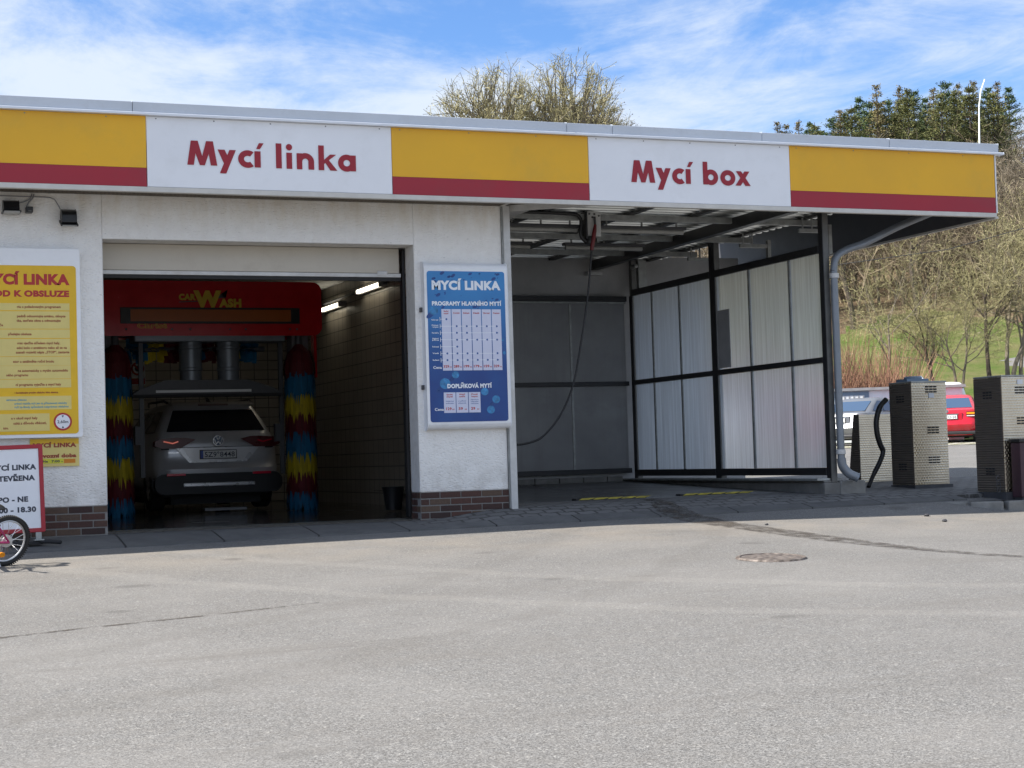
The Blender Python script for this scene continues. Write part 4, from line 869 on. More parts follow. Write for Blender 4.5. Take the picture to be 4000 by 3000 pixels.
# stand sign with red frame (leans a touch)
As = empty('stand_sign', (1.62, -.45, -.02), 'white stand sign in a thick red frame on the slabs behind the bicycle', 'sign', rot=(RAD(-3), RAD(-.9), 0))
W2, z0, z1 = .33, .085, .965
b = MB()
o_ = rrect(-W2, W2, z0, z1, .02); i_ = rrect(-W2 + .042, W2 - .042, z0 + .042, z1 - .042, .006); n_ = len(o_)
for y in (-.02, .02): b.v += [(p[0], y, p[1]) for p in o_] + [(p[0], y, p[1]) for p in i_]
for k in range(n_):
    j = (k + 1) % n_; b.f += [(k, j, n_ + j, n_ + k), (2 * n_ + k, 3 * n_ + k, 3 * n_ + j, 2 * n_ + j), (k, 2 * n_ + k, 2 * n_ + j, j), (n_ + k, n_ + j, 3 * n_ + j, 3 * n_ + k)]
b.mi = [0] * len(b.f); obj('frame', b, 'frame_red', As, local=True, bev=.006)
b = MB(); b.box(-W2 + .043, W2 - .043, -.010, .010, z0 + .043, z1 - .043); obj('poster', b, 'sign_white', As, local=True)
obj('lettering', text_mb([('MYCÍ LINKA', -.185, .262, .714, .056), ('OTEVŘENA', -.172, .246, .606, .056), ('PO - NE', -.115, .172, .395, .056), ('7.00 - 18.30', -.175, .246, .291, .056)], weight=.04, plane=lambda u, v, w: (u, -.0112, v)), 'text_black', As, local=True)
for x in (-.24, .26):
    b = MB(); b.box(x - .028, x + .028, -.02, .02, .012, z0); b.box(x - .05, x + .05, -.05, .05, .0, .014); obj('leg', b, 'galv', As, local=True, bev=.004)
b = MB(); b.box(-.30, .30, -.03, .06, -.035, .0); b.tube([(.27, -.02, -.01), (.36, -.06, -.015), (.46, -.14, -.03)], [.02, .022, .022], 8); obj('foot', b, 'rubber', As, local=True, bev=.008)
# flood lights, sensor and cables
def flood(x, z, w, label, tilt):
    f = empty('flood_light', (x, -.005, z), label, 'flood light', 'flood lights under the fascia', rot=(RAD(tilt), 0, 0))
    b_ = MB(); b_.prism([(-.02, .05), (-.02, -.045), (-.17, -.060), (-.19, -.045), (-.15, .03), (-.10, .05)], 'x', -w * .42, w * .42); obj('housing', b_, 'black_plastic', f, local=True, bev=.008)
    b_ = MB(); b_.box(-w * .5, w * .5, -.215, -.03, -.085, -.060); obj('bezel', b_, 'black_plastic', f, local=True, bev=.01)
    b_ = MB(); b_.box(-w * .44, w * .44, -.2165, -.06, -.0865, -.066); obj('lens', b_, 'lamp_lens', f, local=True, bev=.01)
    b_ = MB(); b_.box(-.05, .05, -.03, -.0, -.02, .03); obj('bracket', b_, 'black_steel', f, local=True)
flood(1.70, 3.40, .185, 'black flood light left of the motion sensor below the fascia', 0)
flood(2.275, 3.345, .18, 'black flood light right of the motion sensor below the fascia', 22)
b = MB(); b.box(1.85, 1.92, -.11, -.0, 3.335, 3.395); b.k = 1; b.box(1.862, 1.912, -.112, -.09, 3.338, 3.358)
obj('motion_sensor', b, ['black_plastic', 'lamp_lens'], bev=.008, label='small black motion sensor between the two flood lights', cat='sensor')
b = MB(); b.tube(smooth_path([(1.75, -.02, 3.43), (1.84, -.015, 3.455), (1.90, -.012, 3.49), (1.92, -.012, 3.54)]), .006, 6); b.tube(smooth_path([(1.86, -.02, 3.39), (1.88, -.015, 3.44), (1.93, -.012, 3.50), (1.94, -.012, 3.54)]), .006, 6); b.tube(smooth_path([(1.2, -.012, 3.515), (1.95, -.012, 3.51), (2.12, -.012, 3.50), (2.17, -.015, 3.45), (2.20, -.02, 3.39)]), .005, 6)
obj('cable', b, 'mid_grey', label='thin grey cables clipped to the wall above the flood lights', cat='cable')

# ------------------------------------------------------------------ inside the hall
def tube(y0, y1, z, label):
    t_ = empty('tube_lamp', (7.52, (y0 + y1) / 2, z), label, 'lamp', 'lit tube lamps in the wash hall')
    b_ = MB(); b_.tube([(7.50, y0, z), (7.50, y1, z)], .03, 10); obj('tube', b_, 'tube_glow', t_, smooth=True)
    b_ = MB(); b_.box(7.535, 7.60, y0 - .08, y1 + .08, z - .04, z + .05); b_.box(7.47, 7.56, y0 - .10, y0 - .005, z - .04, z + .04); b_.box(7.47, 7.56, y1 + .005, y1 + .10, z - .04, z + .04); obj('housing', b_, 'mid_grey', t_, bev=.008)
tube(5.89, 7.02, 3.29, 'lit tube lamp high on the tiled wall nearer the door opening')
tube(8.06, 9.09, 3.20, 'lit tube lamp on the tiled wall beside the red gantry hood')
b = MB(); b.tube([(7.54, 1.6, 3.30), (7.54, 11.8, 3.30)], .02, 6); obj('conduit', b, 'dark_grey', label='dark cable conduit along the tiled wall behind the lit tube lamps', cat='conduit')
b = MB(); b.lathe([(0, .05), (.10, .052), (.135, .30), (.15, .345), (.142, .345), (.128, .30), (.09, .07), (0, .07)], (6.62, 2.75, 0), 24); obj('bucket', b, 'black_plastic', smooth=True, label='black plastic bucket on the hall floor just inside the door pillar', cat='bucket')
Ns = empty('prohibition_sign', (4.93, 11.92, 2.35), 'small prohibition sign on the tiled rear wall above the dryer', 'sign')
b = MB(); b.box(4.80, 5.06, 11.915, 11.928, 2.13, 2.56); obj('plate', b, 'sign_white', Ns)
b = MB(); b.ring(4.93, 2.42, .115, .085, 11.913); b.quad((4.85, 11.912, 2.49), (4.87, 11.912, 2.51), (5.01, 11.912, 2.35), (4.99, 11.912, 2.33)); b.box(4.81, 5.05, 11.912, 11.914, 2.15, 2.25); obj('red_ring', b, 'sign_red', Ns)
b = MB(); b.disc((4.93, 11.914, 2.42), .05); obj('pictogram', b, 'text_black', Ns)
# wash gantry
GY = 5.2
Gt = empty('wash_gantry', (4.82, GY, .05), 'red car wash gantry with striped brushes around the silver car', 'wash gantry')
b = MB(); b.prism(rrect(3.27, 6.385, 2.505, 3.20, .10), 'y', GY, GY + .75); obj('hood', b, 'red_gloss', Gt, bev=.03, smooth=True)
b = MB(); b.box(3.605, 6.093, GY - .008, GY + .01, 2.640, 2.863); dp = obj('display', b, 'black_plastic', Gt, bev=.004)
b = MB(); b.box(3.74, 5.965, GY - .014, GY - .007, 2.672, 2.835); obj('screen', b, 'orange_screen', dp)
GP = wallplane(GY - .004)
obj('lettering', text_mb([('CAR', 4.40, 4.635, 2.965, .09), ('ASH', 4.955, 5.266, 2.868, .125), ('W', 4.60, 4.99, 2.86, .25)], weight=.05, plane=GP), 'wash_yellow', Gt)
b = MB(); b.quad((4.40, GY - .003, 2.945), (4.72, GY - .003, 2.960), (4.74, GY - .003, 2.950), (4.40, GY - .003, 2.930)); b.prism([(4.72, 2.97), (4.90, 2.99), (5.08, 3.12), (4.98, 3.05), (5.05, 3.0)], 'y', GY - .003, GY - .002); obj('letter_shadow', b, 'dark_grey', Gt)
obj('maker_lettering', text_mb([('Christ', 3.826, 4.232, 2.578, .072)], weight=.05, plane=wallplane(GY - .004)), 'wash_yellow', Gt)
obj('maker_inlay', text_mb([('Christ', 3.836, 4.222, 2.583, .062)], weight=-.004, plane=wallplane(GY - .006)), 'red_gloss', Gt)
b = MB()
for x in (3.68, 4.30, 4.55, 5.10, 5.32, 5.95, 6.05): b.lathe([(0, -.006), (.014, -.005), (.016, 0)], (x, GY - .001, 2.565), 10, 'y')
split_obj('bolt', b, 'dark_grey', Gt)
for x in (3.42, 6.20):
    b = MB(); b.box(x - .12, x + .12, GY + .42, GY + .72, .06, 2.51); obj('column', b, 'mid_grey', Gt, bev=.01)
b = MB(); b.box(6.37, 6.41, GY + .3, GY + .45, 1.9, 2.5); obj('side_cover', b, 'red_gloss', Gt)
b = MB(); b.box(3.80, 5.90, GY + .08, GY + .5, 2.40, 2.505); obj('underside', b, 'pipe_grey', Gt, bev=.02)
for x in (4.60, 5.13):
    b = MB(); b.lathe([(.150, 1.86), (.150, 2.0), (.165, 2.01), (.165, 2.04), (.155, 2.05), (.158, 2.30), (.170, 2.31), (.170, 2.34), (.16, 2.35), (.16, 2.46)], (x, GY + .3, 0), 24); obj('air_duct', b, 'pipe_grey', Gt, smooth=True)
b = MB(); b.prism([(3.80, 1.69), (3.86, 1.73), (4.22, 1.86), (5.36, 1.855), (5.70, 1.75), (5.80, 1.69)], 'y', GY + .1, GY + .5); nz = obj('dryer_bar', b, 'dark_grey', Gt, bev=.012)
b = MB(); b.box(4.08, 5.40, GY + .085, GY + .10, 1.70, 1.735); obj('light_strip', b, 'white_plastic', nz)
b = MB(); b.box(3.72, 5.86, GY + .15, GY + .3, 1.64, 1.685); obj('rubber_edge', b, 'rubber', nz)
rr = random.Random(3)
def flap(mbk, c, ang, r0_, r1, zt, zb, w):
    ca, sa = cos(ang), sin(ang); tx_, ty = -sa * w / 2, ca * w / 2; m_ = .6 * r0_ + .4 * r1; zm = zt + (zb - zt) * .5
    a = [(c[0] + ca * r0_ - tx_, c[1] + sa * r0_ - ty, zt), (c[0] + ca * r0_ + tx_, c[1] + sa * r0_ + ty, zt), (c[0] + ca * m_ + tx_ * 1.15, c[1] + sa * m_ + ty * 1.15, zm), (c[0] + ca * m_ - tx_ * 1.15, c[1] + sa * m_ - ty * 1.15, zm), (c[0] + ca * r1, c[1] + sa * r1, zb)]
    mbk.add(a, [(0, 1, 2, 3), (3, 2, 4)])
BANDS = [(1.945, 1.60, 1), (1.655, 1.32, 2), (1.375, 1.05, 0), (1.105, .77, 1), (.825, .48, 2), (.545, .22, 0), (.275, .05, 1)]
for x, r_ in ((3.545, .225), (6.10, .222)):
    c = (x, GY + .12)
    b = MB(); b.tube([(c[0], c[1], .06), (c[0], c[1], 2.5)], .05, 10); br_ = obj('brush', b, 'dark_grey', Gt)
    b = MB()
    b.k = 0
    for i in range(150):
        an = rr.uniform(0, 2 * pi); q = rr.uniform(.75, 1.02); ca, sa = cos(an), sin(an); w = .022; zt = 2.34 + rr.uniform(-.03, .02); zb = 1.94 + rr.uniform(-.07, .03); b.add([(c[0] + ca * R_ * q - sa * w * k_, c[1] + sa * R_ * q + ca * w * k_, z_) for R_, z_ in ((.05, zt), (r_ * .75, zt - .10), (r_ * .97, zt - .24), (r_, zb)) for k_ in (-1, 1)], [(0, 1, 3, 2), (2, 3, 5, 4), (4, 5, 7, 6)])
    for zt, zb, k in BANDS:
        b.k = k
        for rad, n in ((.62, 30), (.85, 42), (1.0, 60)):
            for i in range(n): flap(b, c, 2 * pi * i / n + rr.uniform(-.05, .05), r_ * rad * rr.uniform(.86, .95), r_ * rad * rr.uniform(.97, 1.08), zt + rr.uniform(-.05, .03), zb + rr.uniform(-.12, .07), rr.uniform(.028, .045))
    obj('bristles', b, ['bristle_red', 'bristle_blue', 'bristle_yellow'], br_)
b = MB(); b.tube([(3.75, GY + .62, 2.33), (5.72, GY + .62, 2.33)], .04, 10); br_ = obj('top_brush', b, 'dark_grey', Gt)
b = MB()
for i in range(420):
    x = rr.uniform(3.78, 5.6); b.k = (1, 2, 0, 1, 0, 2, 1)[int((x - 3.78) / 1.83 * 6.99)]; an = rr.uniform(0, 2 * pi); R_ = .17 * rr.uniform(.8, 1.1); w = .03
    b.add([(x - w, GY + .62 + cos(an) * .04, 2.33 + sin(an) * .04), (x + w, GY + .62 + cos(an) * .04, 2.33 + sin(an) * .04), (x + w, GY + .62 + cos(an) * R_, 2.33 + sin(an) * R_ - .02), (x - w, GY + .62 + cos(an) * R_, 2.33 + sin(an) * R_ - .02)], [(0, 1, 2, 3)])
obj('bristles', b, ['bristle_red', 'bristle_blue', 'bristle_yellow'], br_)
for x in (3.92, 5.88):
    b = MB(); b.box(x - .03, x + .03, GY + .3, GY + .36, .55, 2.45); b.box(x - .10, x - .03, GY + .28, GY + .40, 1.0, 1.25); obj('guide_rail', b, 'dark_grey', Gt)
b = MB(); b.box(4.85, 5.45, 5.95, 6.1, .046, .085); obj('wheel_guide', b, 'mid_grey', label='low grey metal wheel guide on the wash hall floor behind the car', cat='wheel guide')

# ------------------------------------------------------------------ cars
def ring_pts(hw, y0, y1, r, z, n=4):
    p = []; r = min(r, hw * .9, (y1 - y0) * .45)
    for cx, cy, a in ((hw - r, y0 + r, 270), (hw - r, y1 - r, 0), (-hw + r, y1 - r, 90), (-hw + r, y0 + r, 180)):
        for k in range(n + 1): w = RAD(a + 90 * k / n); p.append((cx + r * cos(w), cy + r * sin(w), z))
    return p
def car_body(levels, root, paint, glass_, belt, roof, win_in=.08):
    """levels: (z, halfwidth, y_rear, y_front, corner radius); car points to +y, rear face at y=0"""
    b_ = MB(); n = 20
    for z, hw, ya, yb, r in levels: b_.v += ring_pts(hw, ya, yb, r, z)
    for i in range(len(levels) - 1):
        for k in range(n): b_.f.append((i * n + k, i * n + (k + 1) % n, (i + 1) * n + (k + 1) % n, (i + 1) * n + k))
    b_.f.append(tuple(range((len(levels) - 1) * n, len(levels) * n))); b_.f.append(tuple(range(n))[::-1]); b_.mi = [0] * len(b_.f)
    body = obj('body', b_, paint, root, local=True, smooth=True)
    def at(z):
        for l0, l1 in zip(levels, levels[1:]):
            if l0[0] <= z <= l1[0]: k = (z - l0[0]) / max(1e-6, l1[0] - l0[0]); return [a + (c - a) * k for a, c in zip(l0, l1)]
        return list(levels[-1])
    z0, z1 = belt + .025, roof - .05
    A_, C_ = at(z0), at(z1); e = .012
    b_ = MB(); m1, m2_ = A_[1] - .10, C_[1] - .09
    b_.quad((-m1, A_[2] - e, z0), (m1, A_[2] - e, z0), (m2_, C_[2] - e, z1), (-m2_, C_[2] - e, z1)); obj('rear_window', b_, glass_, body, local=True)
    b_ = MB(); b_.quad((m1, A_[3] + e, z0), (-m1, A_[3] + e, z0), (-m2_, C_[3] + e, z1), (m2_, C_[3] + e, z1)); obj('windscreen', b_, glass_, body, local=True)
    for s_ in (-1, 1):
        b_ = MB(); L0, L1 = A_[3] - A_[2], C_[3] - C_[2]
        for fa, fb in ((.10, .34), (.36, .60), (.62, .90)):
            q = [(s_ * (A_[1] + e), A_[2] + L0 * fa, z0), (s_ * (A_[1] + e), A_[2] + L0 * fb, z0), (s_ * (C_[1] + e), C_[2] + L1 * min(fb, .96), z1), (s_ * (C_[1] + e), C_[2] + L1 * fa, z1)]
            b_.quad(*(q if s_ > 0 else q[::-1]))
        obj('side_window', b_, glass_, body, local=True)
    return body, at
def wheels(root, hw, ya, yb, r, w=.22):
    for y in (ya, yb):
        for s_ in (-1, 1):
            b_ = MB(); x = s_ * (hw - w / 2); b_.lathe([(r * .62, -w / 2), (r * .93, -w / 2), (r, -w * .38), (r, w * .38), (r * .93, w / 2), (r * .62, w / 2)], (x, y, r), 28, 'x'); t_ = obj('wheel', b_, 'rubber', root, local=True, smooth=True)
            b_ = MB(); xo = s_ * (w / 2 - .02)
            b_.lathe([(r * .62, xo), (r * .56, xo - s_ * .03)], (x, y, r), 28, 'x')
            for k in range(5):
                a = 2 * pi * k / 5; d = Vector((0, cos(a), sin(a))); t2 = Vector((0, -sin(a), cos(a))); c0 = Vector((x + xo, y, r))
                b_.add([c0 + d * .03 + t2 * .035, c0 + d * .03 - t2 * .035, c0 + d * r * .6 - t2 * .03, c0 + d * r * .6 + t2 * .03], [(0, 1, 2, 3)])
            obj('rim', b_, 'alloy', t_, local=True)
def plate(root, x, y, z, txt, w=.52, h=.11):
    b_ = MB(); b_.box(x - w / 2 - .012, x + w / 2 + .012, y - .004, y + .01, z - h / 2 - .012, z + h / 2 + .012); p = obj('licence_plate', b_, 'black_plastic', root, local=True)
    b_ = MB(); b_.box(x - w / 2 + .04, x + w / 2, y - .007, y, z - h / 2, z + h / 2); obj('plate_field', b_, 'plate_white', p, local=True)
    b_ = MB(); b_.box(x - w / 2, x - w / 2 + .04, y - .007, y, z - h / 2, z + h / 2); obj('country_strip', b_, 'plate_blue', p, local=True)
    if txt: obj('lettering', text_mb([(txt, x - w / 2 + .06, x + w / 2 - .02, z - .038, .076)], weight=.008, plane=lambda u, v, q: (u, y - .0082, v)), 'text_black', p, local=True)
# the silver car in the hall (rear towards the camera)
Ca = empty('parked_car', (5.17, 6.47, .045), 'silver SUV seen from behind, standing in the dark wash hall', 'car')
LV = [(.26, .70, .10, 4.35, .2), (.36, .84, .02, 4.42, .22), (.46, .895, .0, 4.45, .24), (.60, .915, -.02, 4.47, .25), (.69, .915, .05, 4.47, .25), (.80, .91, .068, 4.44, .24), (.95, .90, .075, 4.42, .24), (1.00, .885, .085, 4.40, .24), (1.08, .855, .12, 4.2, .22), (1.125, .83, .14, 3.45, .2), (1.30, .755, .27, 2.95, .18), (1.47, .665, .40, 2.55, .18), (1.54, .62, .42, 2.35, .2), (1.575, .55, .50, 2.2, .2), (1.585, .40, .62, 2.0, .2)]
body, at_ = car_body(LV, Ca, 'car_champagne', 'car_glass', 1.12, 1.51)
b = MB(); b.prism([(.30, 1.535), (.36, 1.56), (.62, 1.592), (.62, 1.54)], 'x', -.60, .60); sp = obj('spoiler', b, 'car_champagne', body, local=True, bev=.012)
b = MB(); b.box(-.22, .22, .315, .335, 1.525, 1.548); obj('brake_light', b, 'tail_red', sp, local=True)
for s_ in (-1, 1):
    b = MB(); b.tube([(s_ * .62, .60, 1.58), (s_ * .64, .75, 1.615), (s_ * .66, 1.9, 1.625), (s_ * .64, 2.05, 1.58)], .018, 8); obj('roof_rail', b, 'black_plastic', body, local=True)
    b = MB(); q = [(.36, 1.02), (.47, 1.045), (.60, 1.05), (.83, 1.03), (.895, 1.00), (.90, .95), (.82, .915), (.55, .915)]
    if s_ > 0: b.prism(q, 'y', .012, .20)
    else: b.prism([(-x, z) for x, z in q][::-1], 'y', .012, .20)
    tl = obj('tail_light', b, 'tail_red', Ca, local=True, bev=.012)
    b = MB(); b.tube([(s_ * .58, .009, 1.0), (s_ * .66, .009, .975), (s_ * .72, .009, .99), (s_ * .79, .009, 1.005)], .010, 6); obj('light_strip', b, 'tail_reflection_glow' if s_ < 0 else 'reflector_red', tl, local=True)  # left strip glows to imitate an orange reflection on the lamp
    b = MB(); b.box(min(s_ * .49, s_ * .76), max(s_ * .49, s_ * .76), -.040, -.0, .505, .54); obj('reflector', b, 'reflector_red', Ca, local=True, bev=.006)
b = MB()
for s_ in (-1, 1): b.box(s_ * .76 - .055, s_ * .76 + .055, .055, .075, .885, .905)
split_obj('door_seam', b, 'grille_black', body, local=True)
b = MB(); b.prism(rrect(-.90, .90, .27, .505, .10), 'y', -.022, .25); lb = obj('lower_bumper', b, 'grille_black', Ca, local=True, bev=.03, smooth=True)
b = MB(); b.box(-.52, .52, -.035, .0, .345, .40); obj('skid_plate', b, 'car_silver', lb, local=True, bev=.01)
b = MB(); b.prism([(-.60, .905), (.60, .905), (.42, .70), (-.42, .70)], 'y', .036, .09); rc = obj('tailgate', b, 'car_silver', Ca, local=True, bev=.008)
b = MB(); b.prism([(-.50, .895), (.50, .895), (.37, .715), (-.37, .715)], 'y', .029, .037); obj('plate_recess', b, 'car_champagne', rc, local=True, bev=.004)
b = MB(); b.box(-.62, .62, .032, .075, .907, .917); b.box(-.66, .66, .035, .055, .655, .668); split_obj('trim_line', b, 'grille_black', rc, local=True)
plate(Ca, .0, .022, .805, '5Z9°8448')
# emblem: ring with stacked letters
b = MB(); b.lathe([(0, .0), (.072, .0), (.078, .012), (.078, .03)], (0, .010, 1.0), 28, 'y'); em = obj('emblem', b, 'blue_grey', Ca, local=True, smooth=True)
b = MB(); b.ring(0, 1.0, .078, .066, .008)
def stroke(b_, pts, w, y):
    for p, q in zip(pts, pts[1:]):
        d = Vector((q[0] - p[0], q[1] - p[1])).normalized() * w; b_.add([(p[0] - d.y, y, p[1] + d.x), (p[0] + d.y, y, p[1] - d.x), (q[0] + d.y, y, q[1] - d.x), (q[0] - d.y, y, q[1] + d.x)], [(0, 1, 2, 3)]); y -= .0004
stroke(b, [(-.028, 1.060), (0, 1.012), (.028, 1.060)], .006, .0075); stroke(b, [(-.060, 1.030), (-.028, .950), (0, .992), (.028, .950), (.060, 1.030)], .006, .0070)
obj('emblem_letters', b, 'chrome', em, local=True)
b = MB(); b.prism([(.55, 1.58), (.75, 1.60), (.80, 1.66), (.77, 1.66)], 'x', -.018, .018); obj('antenna_fin', b, 'black_plastic', body, local=True)
for s_ in (-1, 1):
    b = MB(); x = s_ * 1.0; b.prism([(2.55, 1.02), (2.75, 1.02), (2.72, 1.18), (2.58, 1.18)], 'x', x - .10, x + .10); obj('wing_mirror', b, 'car_champagne', Ca, local=True, bev=.02)
obj('badge_lettering', text_mb([('TIGUAN', -.72, -.52, .83, .026)], weight=.0, plane=lambda u, v, w: (u, .062, v)), 'chrome', Ca, local=True)
wheels(Ca, .90, .80, 3.5, .345)
b = MB(); b.box(-.66, .66, .25, 4.2, .09, .30); b.box(-.80, .80, .2, 4.3, .20, .30); obj('underbody', b, 'rubber', Ca, local=True)
# ------------------------------------------------------------------ bicycle (kickstand lean, only its rear is in the frame)
bzx, bzy = 1.415, -1.775
Bk = empty('bicycle', (bzx, bzy, G(bzx, bzy)), 'small magenta child bicycle leaning on its stand in the sun', 'bicycle', rot=(RAD(-15), 0, math.atan2(-.44, -.897)))
WR = .238
def bwheel(x):
    b_ = MB(); t_pts = [(x + (WR - .022) * cos(2 * pi * k / 40), 0, WR + (WR - .022) * sin(2 * pi * k / 40)) for k in range(40)]
    b_.tube(t_pts, .021, 10, close=True)
    for k in range(72):
        a = 2 * pi * k / 72
        for sy in (-.012, .012):
            c = Vector((x + WR * cos(a), sy, WR + WR * sin(a))); d = Vector((cos(a), 0, sin(a))) * .006; e = Vector((-sin(a), 0, cos(a))) * .005; f = Vector((0, .008, 0))
            b_.add([c - d - e - f, c - d + e - f, c - d + e + f, c - d - e + f, c + d * .6 - e - f, c + d * .6 + e - f, c + d * .6 + e + f, c + d * .6 - e + f], [(0, 3, 2, 1), (4, 5, 6, 7), (0, 1, 5, 4), (1, 2, 6, 5), (2, 3, 7, 6), (3, 0, 4, 7)])
    wh = obj('wheel', b_, 'rubber', Bk, local=True, smooth=True)
    b_ = MB(); b_.tube([(x + (WR - .048) * cos(2 * pi * k / 40), 0, WR + (WR - .048) * sin(2 * pi * k / 40)) for k in range(40)], .010, 8, close=True); obj('rim', b_, 'alloy', wh, local=True, smooth=True)
    b_ = MB()
    for k in range(20):
        a = 2 * pi * k / 20; s_ = 1 if k % 2 else -1; b_.tube([(x + .015 * cos(a + .9 * s_), s_ * .025, WR + .015 * sin(a + .9 * s_)), (x + (WR - .05) * cos(a), 0, WR + (WR - .05) * sin(a))], .0022, 4, cap=False)
    obj('spokes', b_, 'chrome', wh, local=True)
    b_ = MB(); b_.tube([(x, -.045, WR), (x, .045, WR)], .016, 10); obj('hub', b_, 'alloy', wh, local=True, smooth=True)
    b_ = MB(); a = RAD(-75 if x < .1 else 60); b_.prism([(x + .13 * cos(a) + .032 * cos(q * pi / 6), WR + .13 * sin(a) + .024 * sin(q * pi / 6)) for q in range(12)], 'y', .004, .018); obj('reflector', b_, 'amber', wh, local=True)
    return wh
rw = bwheel(0.0); bwheel(.86)
b = MB(); b.lathe([(.03, -.028), (.058, -.020), (.060, -.016), (.03, -.020)], (0, 0, WR), 24, 'y'); b.lathe([(.02, .026), (.055, .020), (.056, .016)], (0, 0, WR), 24, 'y'); obj('spoke_guard', b, 'galv_light', rw, local=True)
BBX, BBZ = .335, .245
b = MB()
for s_ in (-1, 1):
    b.tube([(BBX, s_ * .03, BBZ), (.12, s_ * .05, WR + .004), (0, s_ * .055, WR)], .011, 8); b.tube([(.215, s_ * .02, .50), (.10, s_ * .05, .36), (0, s_ * .055, WR)], .009, 8)
    b.tube([(.86, s_ * .05, WR), (.80, s_ * .05, .42), (.765, s_ * .03, .50)], .012, 8)
b.tube([(BBX, 0, BBZ), (.20, 0, .55)], .016, 10); b.tube([(BBX, 0, BBZ), (.735, 0, .585)], .019, 10); b.tube([(.262, 0, .41), (.50, 0, .52), (.73, 0, .61)], .016, 10); b.tube([(.765, 0, .50), (.72, 0, .66)], .02, 10)
fr = obj('frame', b, 'magenta', Bk, local=True, smooth=True)
b = MB(); b.tube([(.20, 0, .53), (.19, 0, .565)], .013, 8); b.tube([(.72, 0, .66), (.70, 0, .73)], .013, 8); obj('seat_post', b, 'alloy', Bk, local=True)
b = MB()
for i, (x, w, z, h) in enumerate(((.075, .05, .565, .035), (.10, .072, .575, .045), (.15, .068, .572, .045), (.21, .04, .565, .035), (.28, .022, .560, .028), (.32, .012, .552, .02))):
    b.v += [(x, w * cos(2 * pi * k / 10), z - .01 + h * .5 * sin(2 * pi * k / 10)) for k in range(10)]
b.f = [(i * 10 + k, i * 10 + (k + 1) % 10, (i + 1) * 10 + (k + 1) % 10, (i + 1) * 10 + k) for i in range(5) for k in range(10)] + [tuple(range(10))[::-1], tuple(range(50, 60))]; b.mi = [0] * len(b.f)
obj('saddle', b, 'black_plastic', Bk, local=True, smooth=True)
b = MB(); b.tube([(.70, -.25, .78), (.71, -.12, .765), (.70, 0, .735), (.71, .12, .765), (.70, .25, .78)], .012, 8); obj('handlebar', b, 'black_steel', Bk, local=True, smooth=True)
b = MB()
for s_ in (-1, 1): b.tube([(.69, s_ * .17, .77), (.70, s_ * .27, .785)], .018, 8)
split_obj('grip', b, 'magenta', Bk, local=True)
b = MB(); b.lathe([(.0, -.05), (.07, -.05), (.072, -.046), (0, -.046)], (BBX, 0, BBZ), 24, 'y'); b.tube([(BBX, -.07, BBZ), (BBX + .10, -.075, BBZ - .10)], .009, 6); b.tube([(BBX, .07, BBZ), (BBX - .10, .075, BBZ + .10)], .009, 6); obj('crank', b, 'alloy', Bk, local=True)
b = MB(); b.box(BBX + .06, BBX + .15, -.16, -.08, BBZ - .115, BBZ - .09); b.box(BBX - .15, BBX - .06, .08, .16, BBZ + .09, BBZ + .115); split_obj('pedal', b, 'black_plastic', Bk, local=True)
b = MB(); b.tube([(BBX, -.048, BBZ + .07), (0, -.04, WR + .03)], .004, 4); b.tube([(BBX, -.048, BBZ - .07), (.03, -.04, WR - .10), (0, -.04, WR - .03)], .004, 4); obj('chain', b, 'dark_grey', Bk, local=True)
b = MB(); b.tube([(.0, -.055, WR - .02), (.02, -.05, WR - .07), (.03, -.045, WR - .13)], .012, 6); b.lathe([(0, -.055), (.022, -.055), (.022, -.04), (0, -.04)], (.035, 0, WR - .13), 12, 'y'); obj('derailleur', b, 'galv', Bk, local=True)
b = MB(); b.tube([(.16, .05, WR), (.13, .12, .09), (.12, .15, .045)], .008, 6); obj('kickstand', b, 'alloy', Bk, local=True)
b = MB(); b.tube([(.12, -.06, .40), (.16, .0, .43), (.12, .06, .40)], .012, 6); b.tube([(.14, .03, .44), (.22, .03, .52), (.5, .03, .56), (.70, .06, .72)], .003, 4); obj('brake', b, 'black_plastic', Bk, local=True)
b = MB(); b.prism([(.175 + .02 * cos(q * pi / 4), .545 + .02 * sin(q * pi / 4)) for q in range(8)], 'y', .015, .03); obj('clamp', b, 'alloy', Bk, local=True)

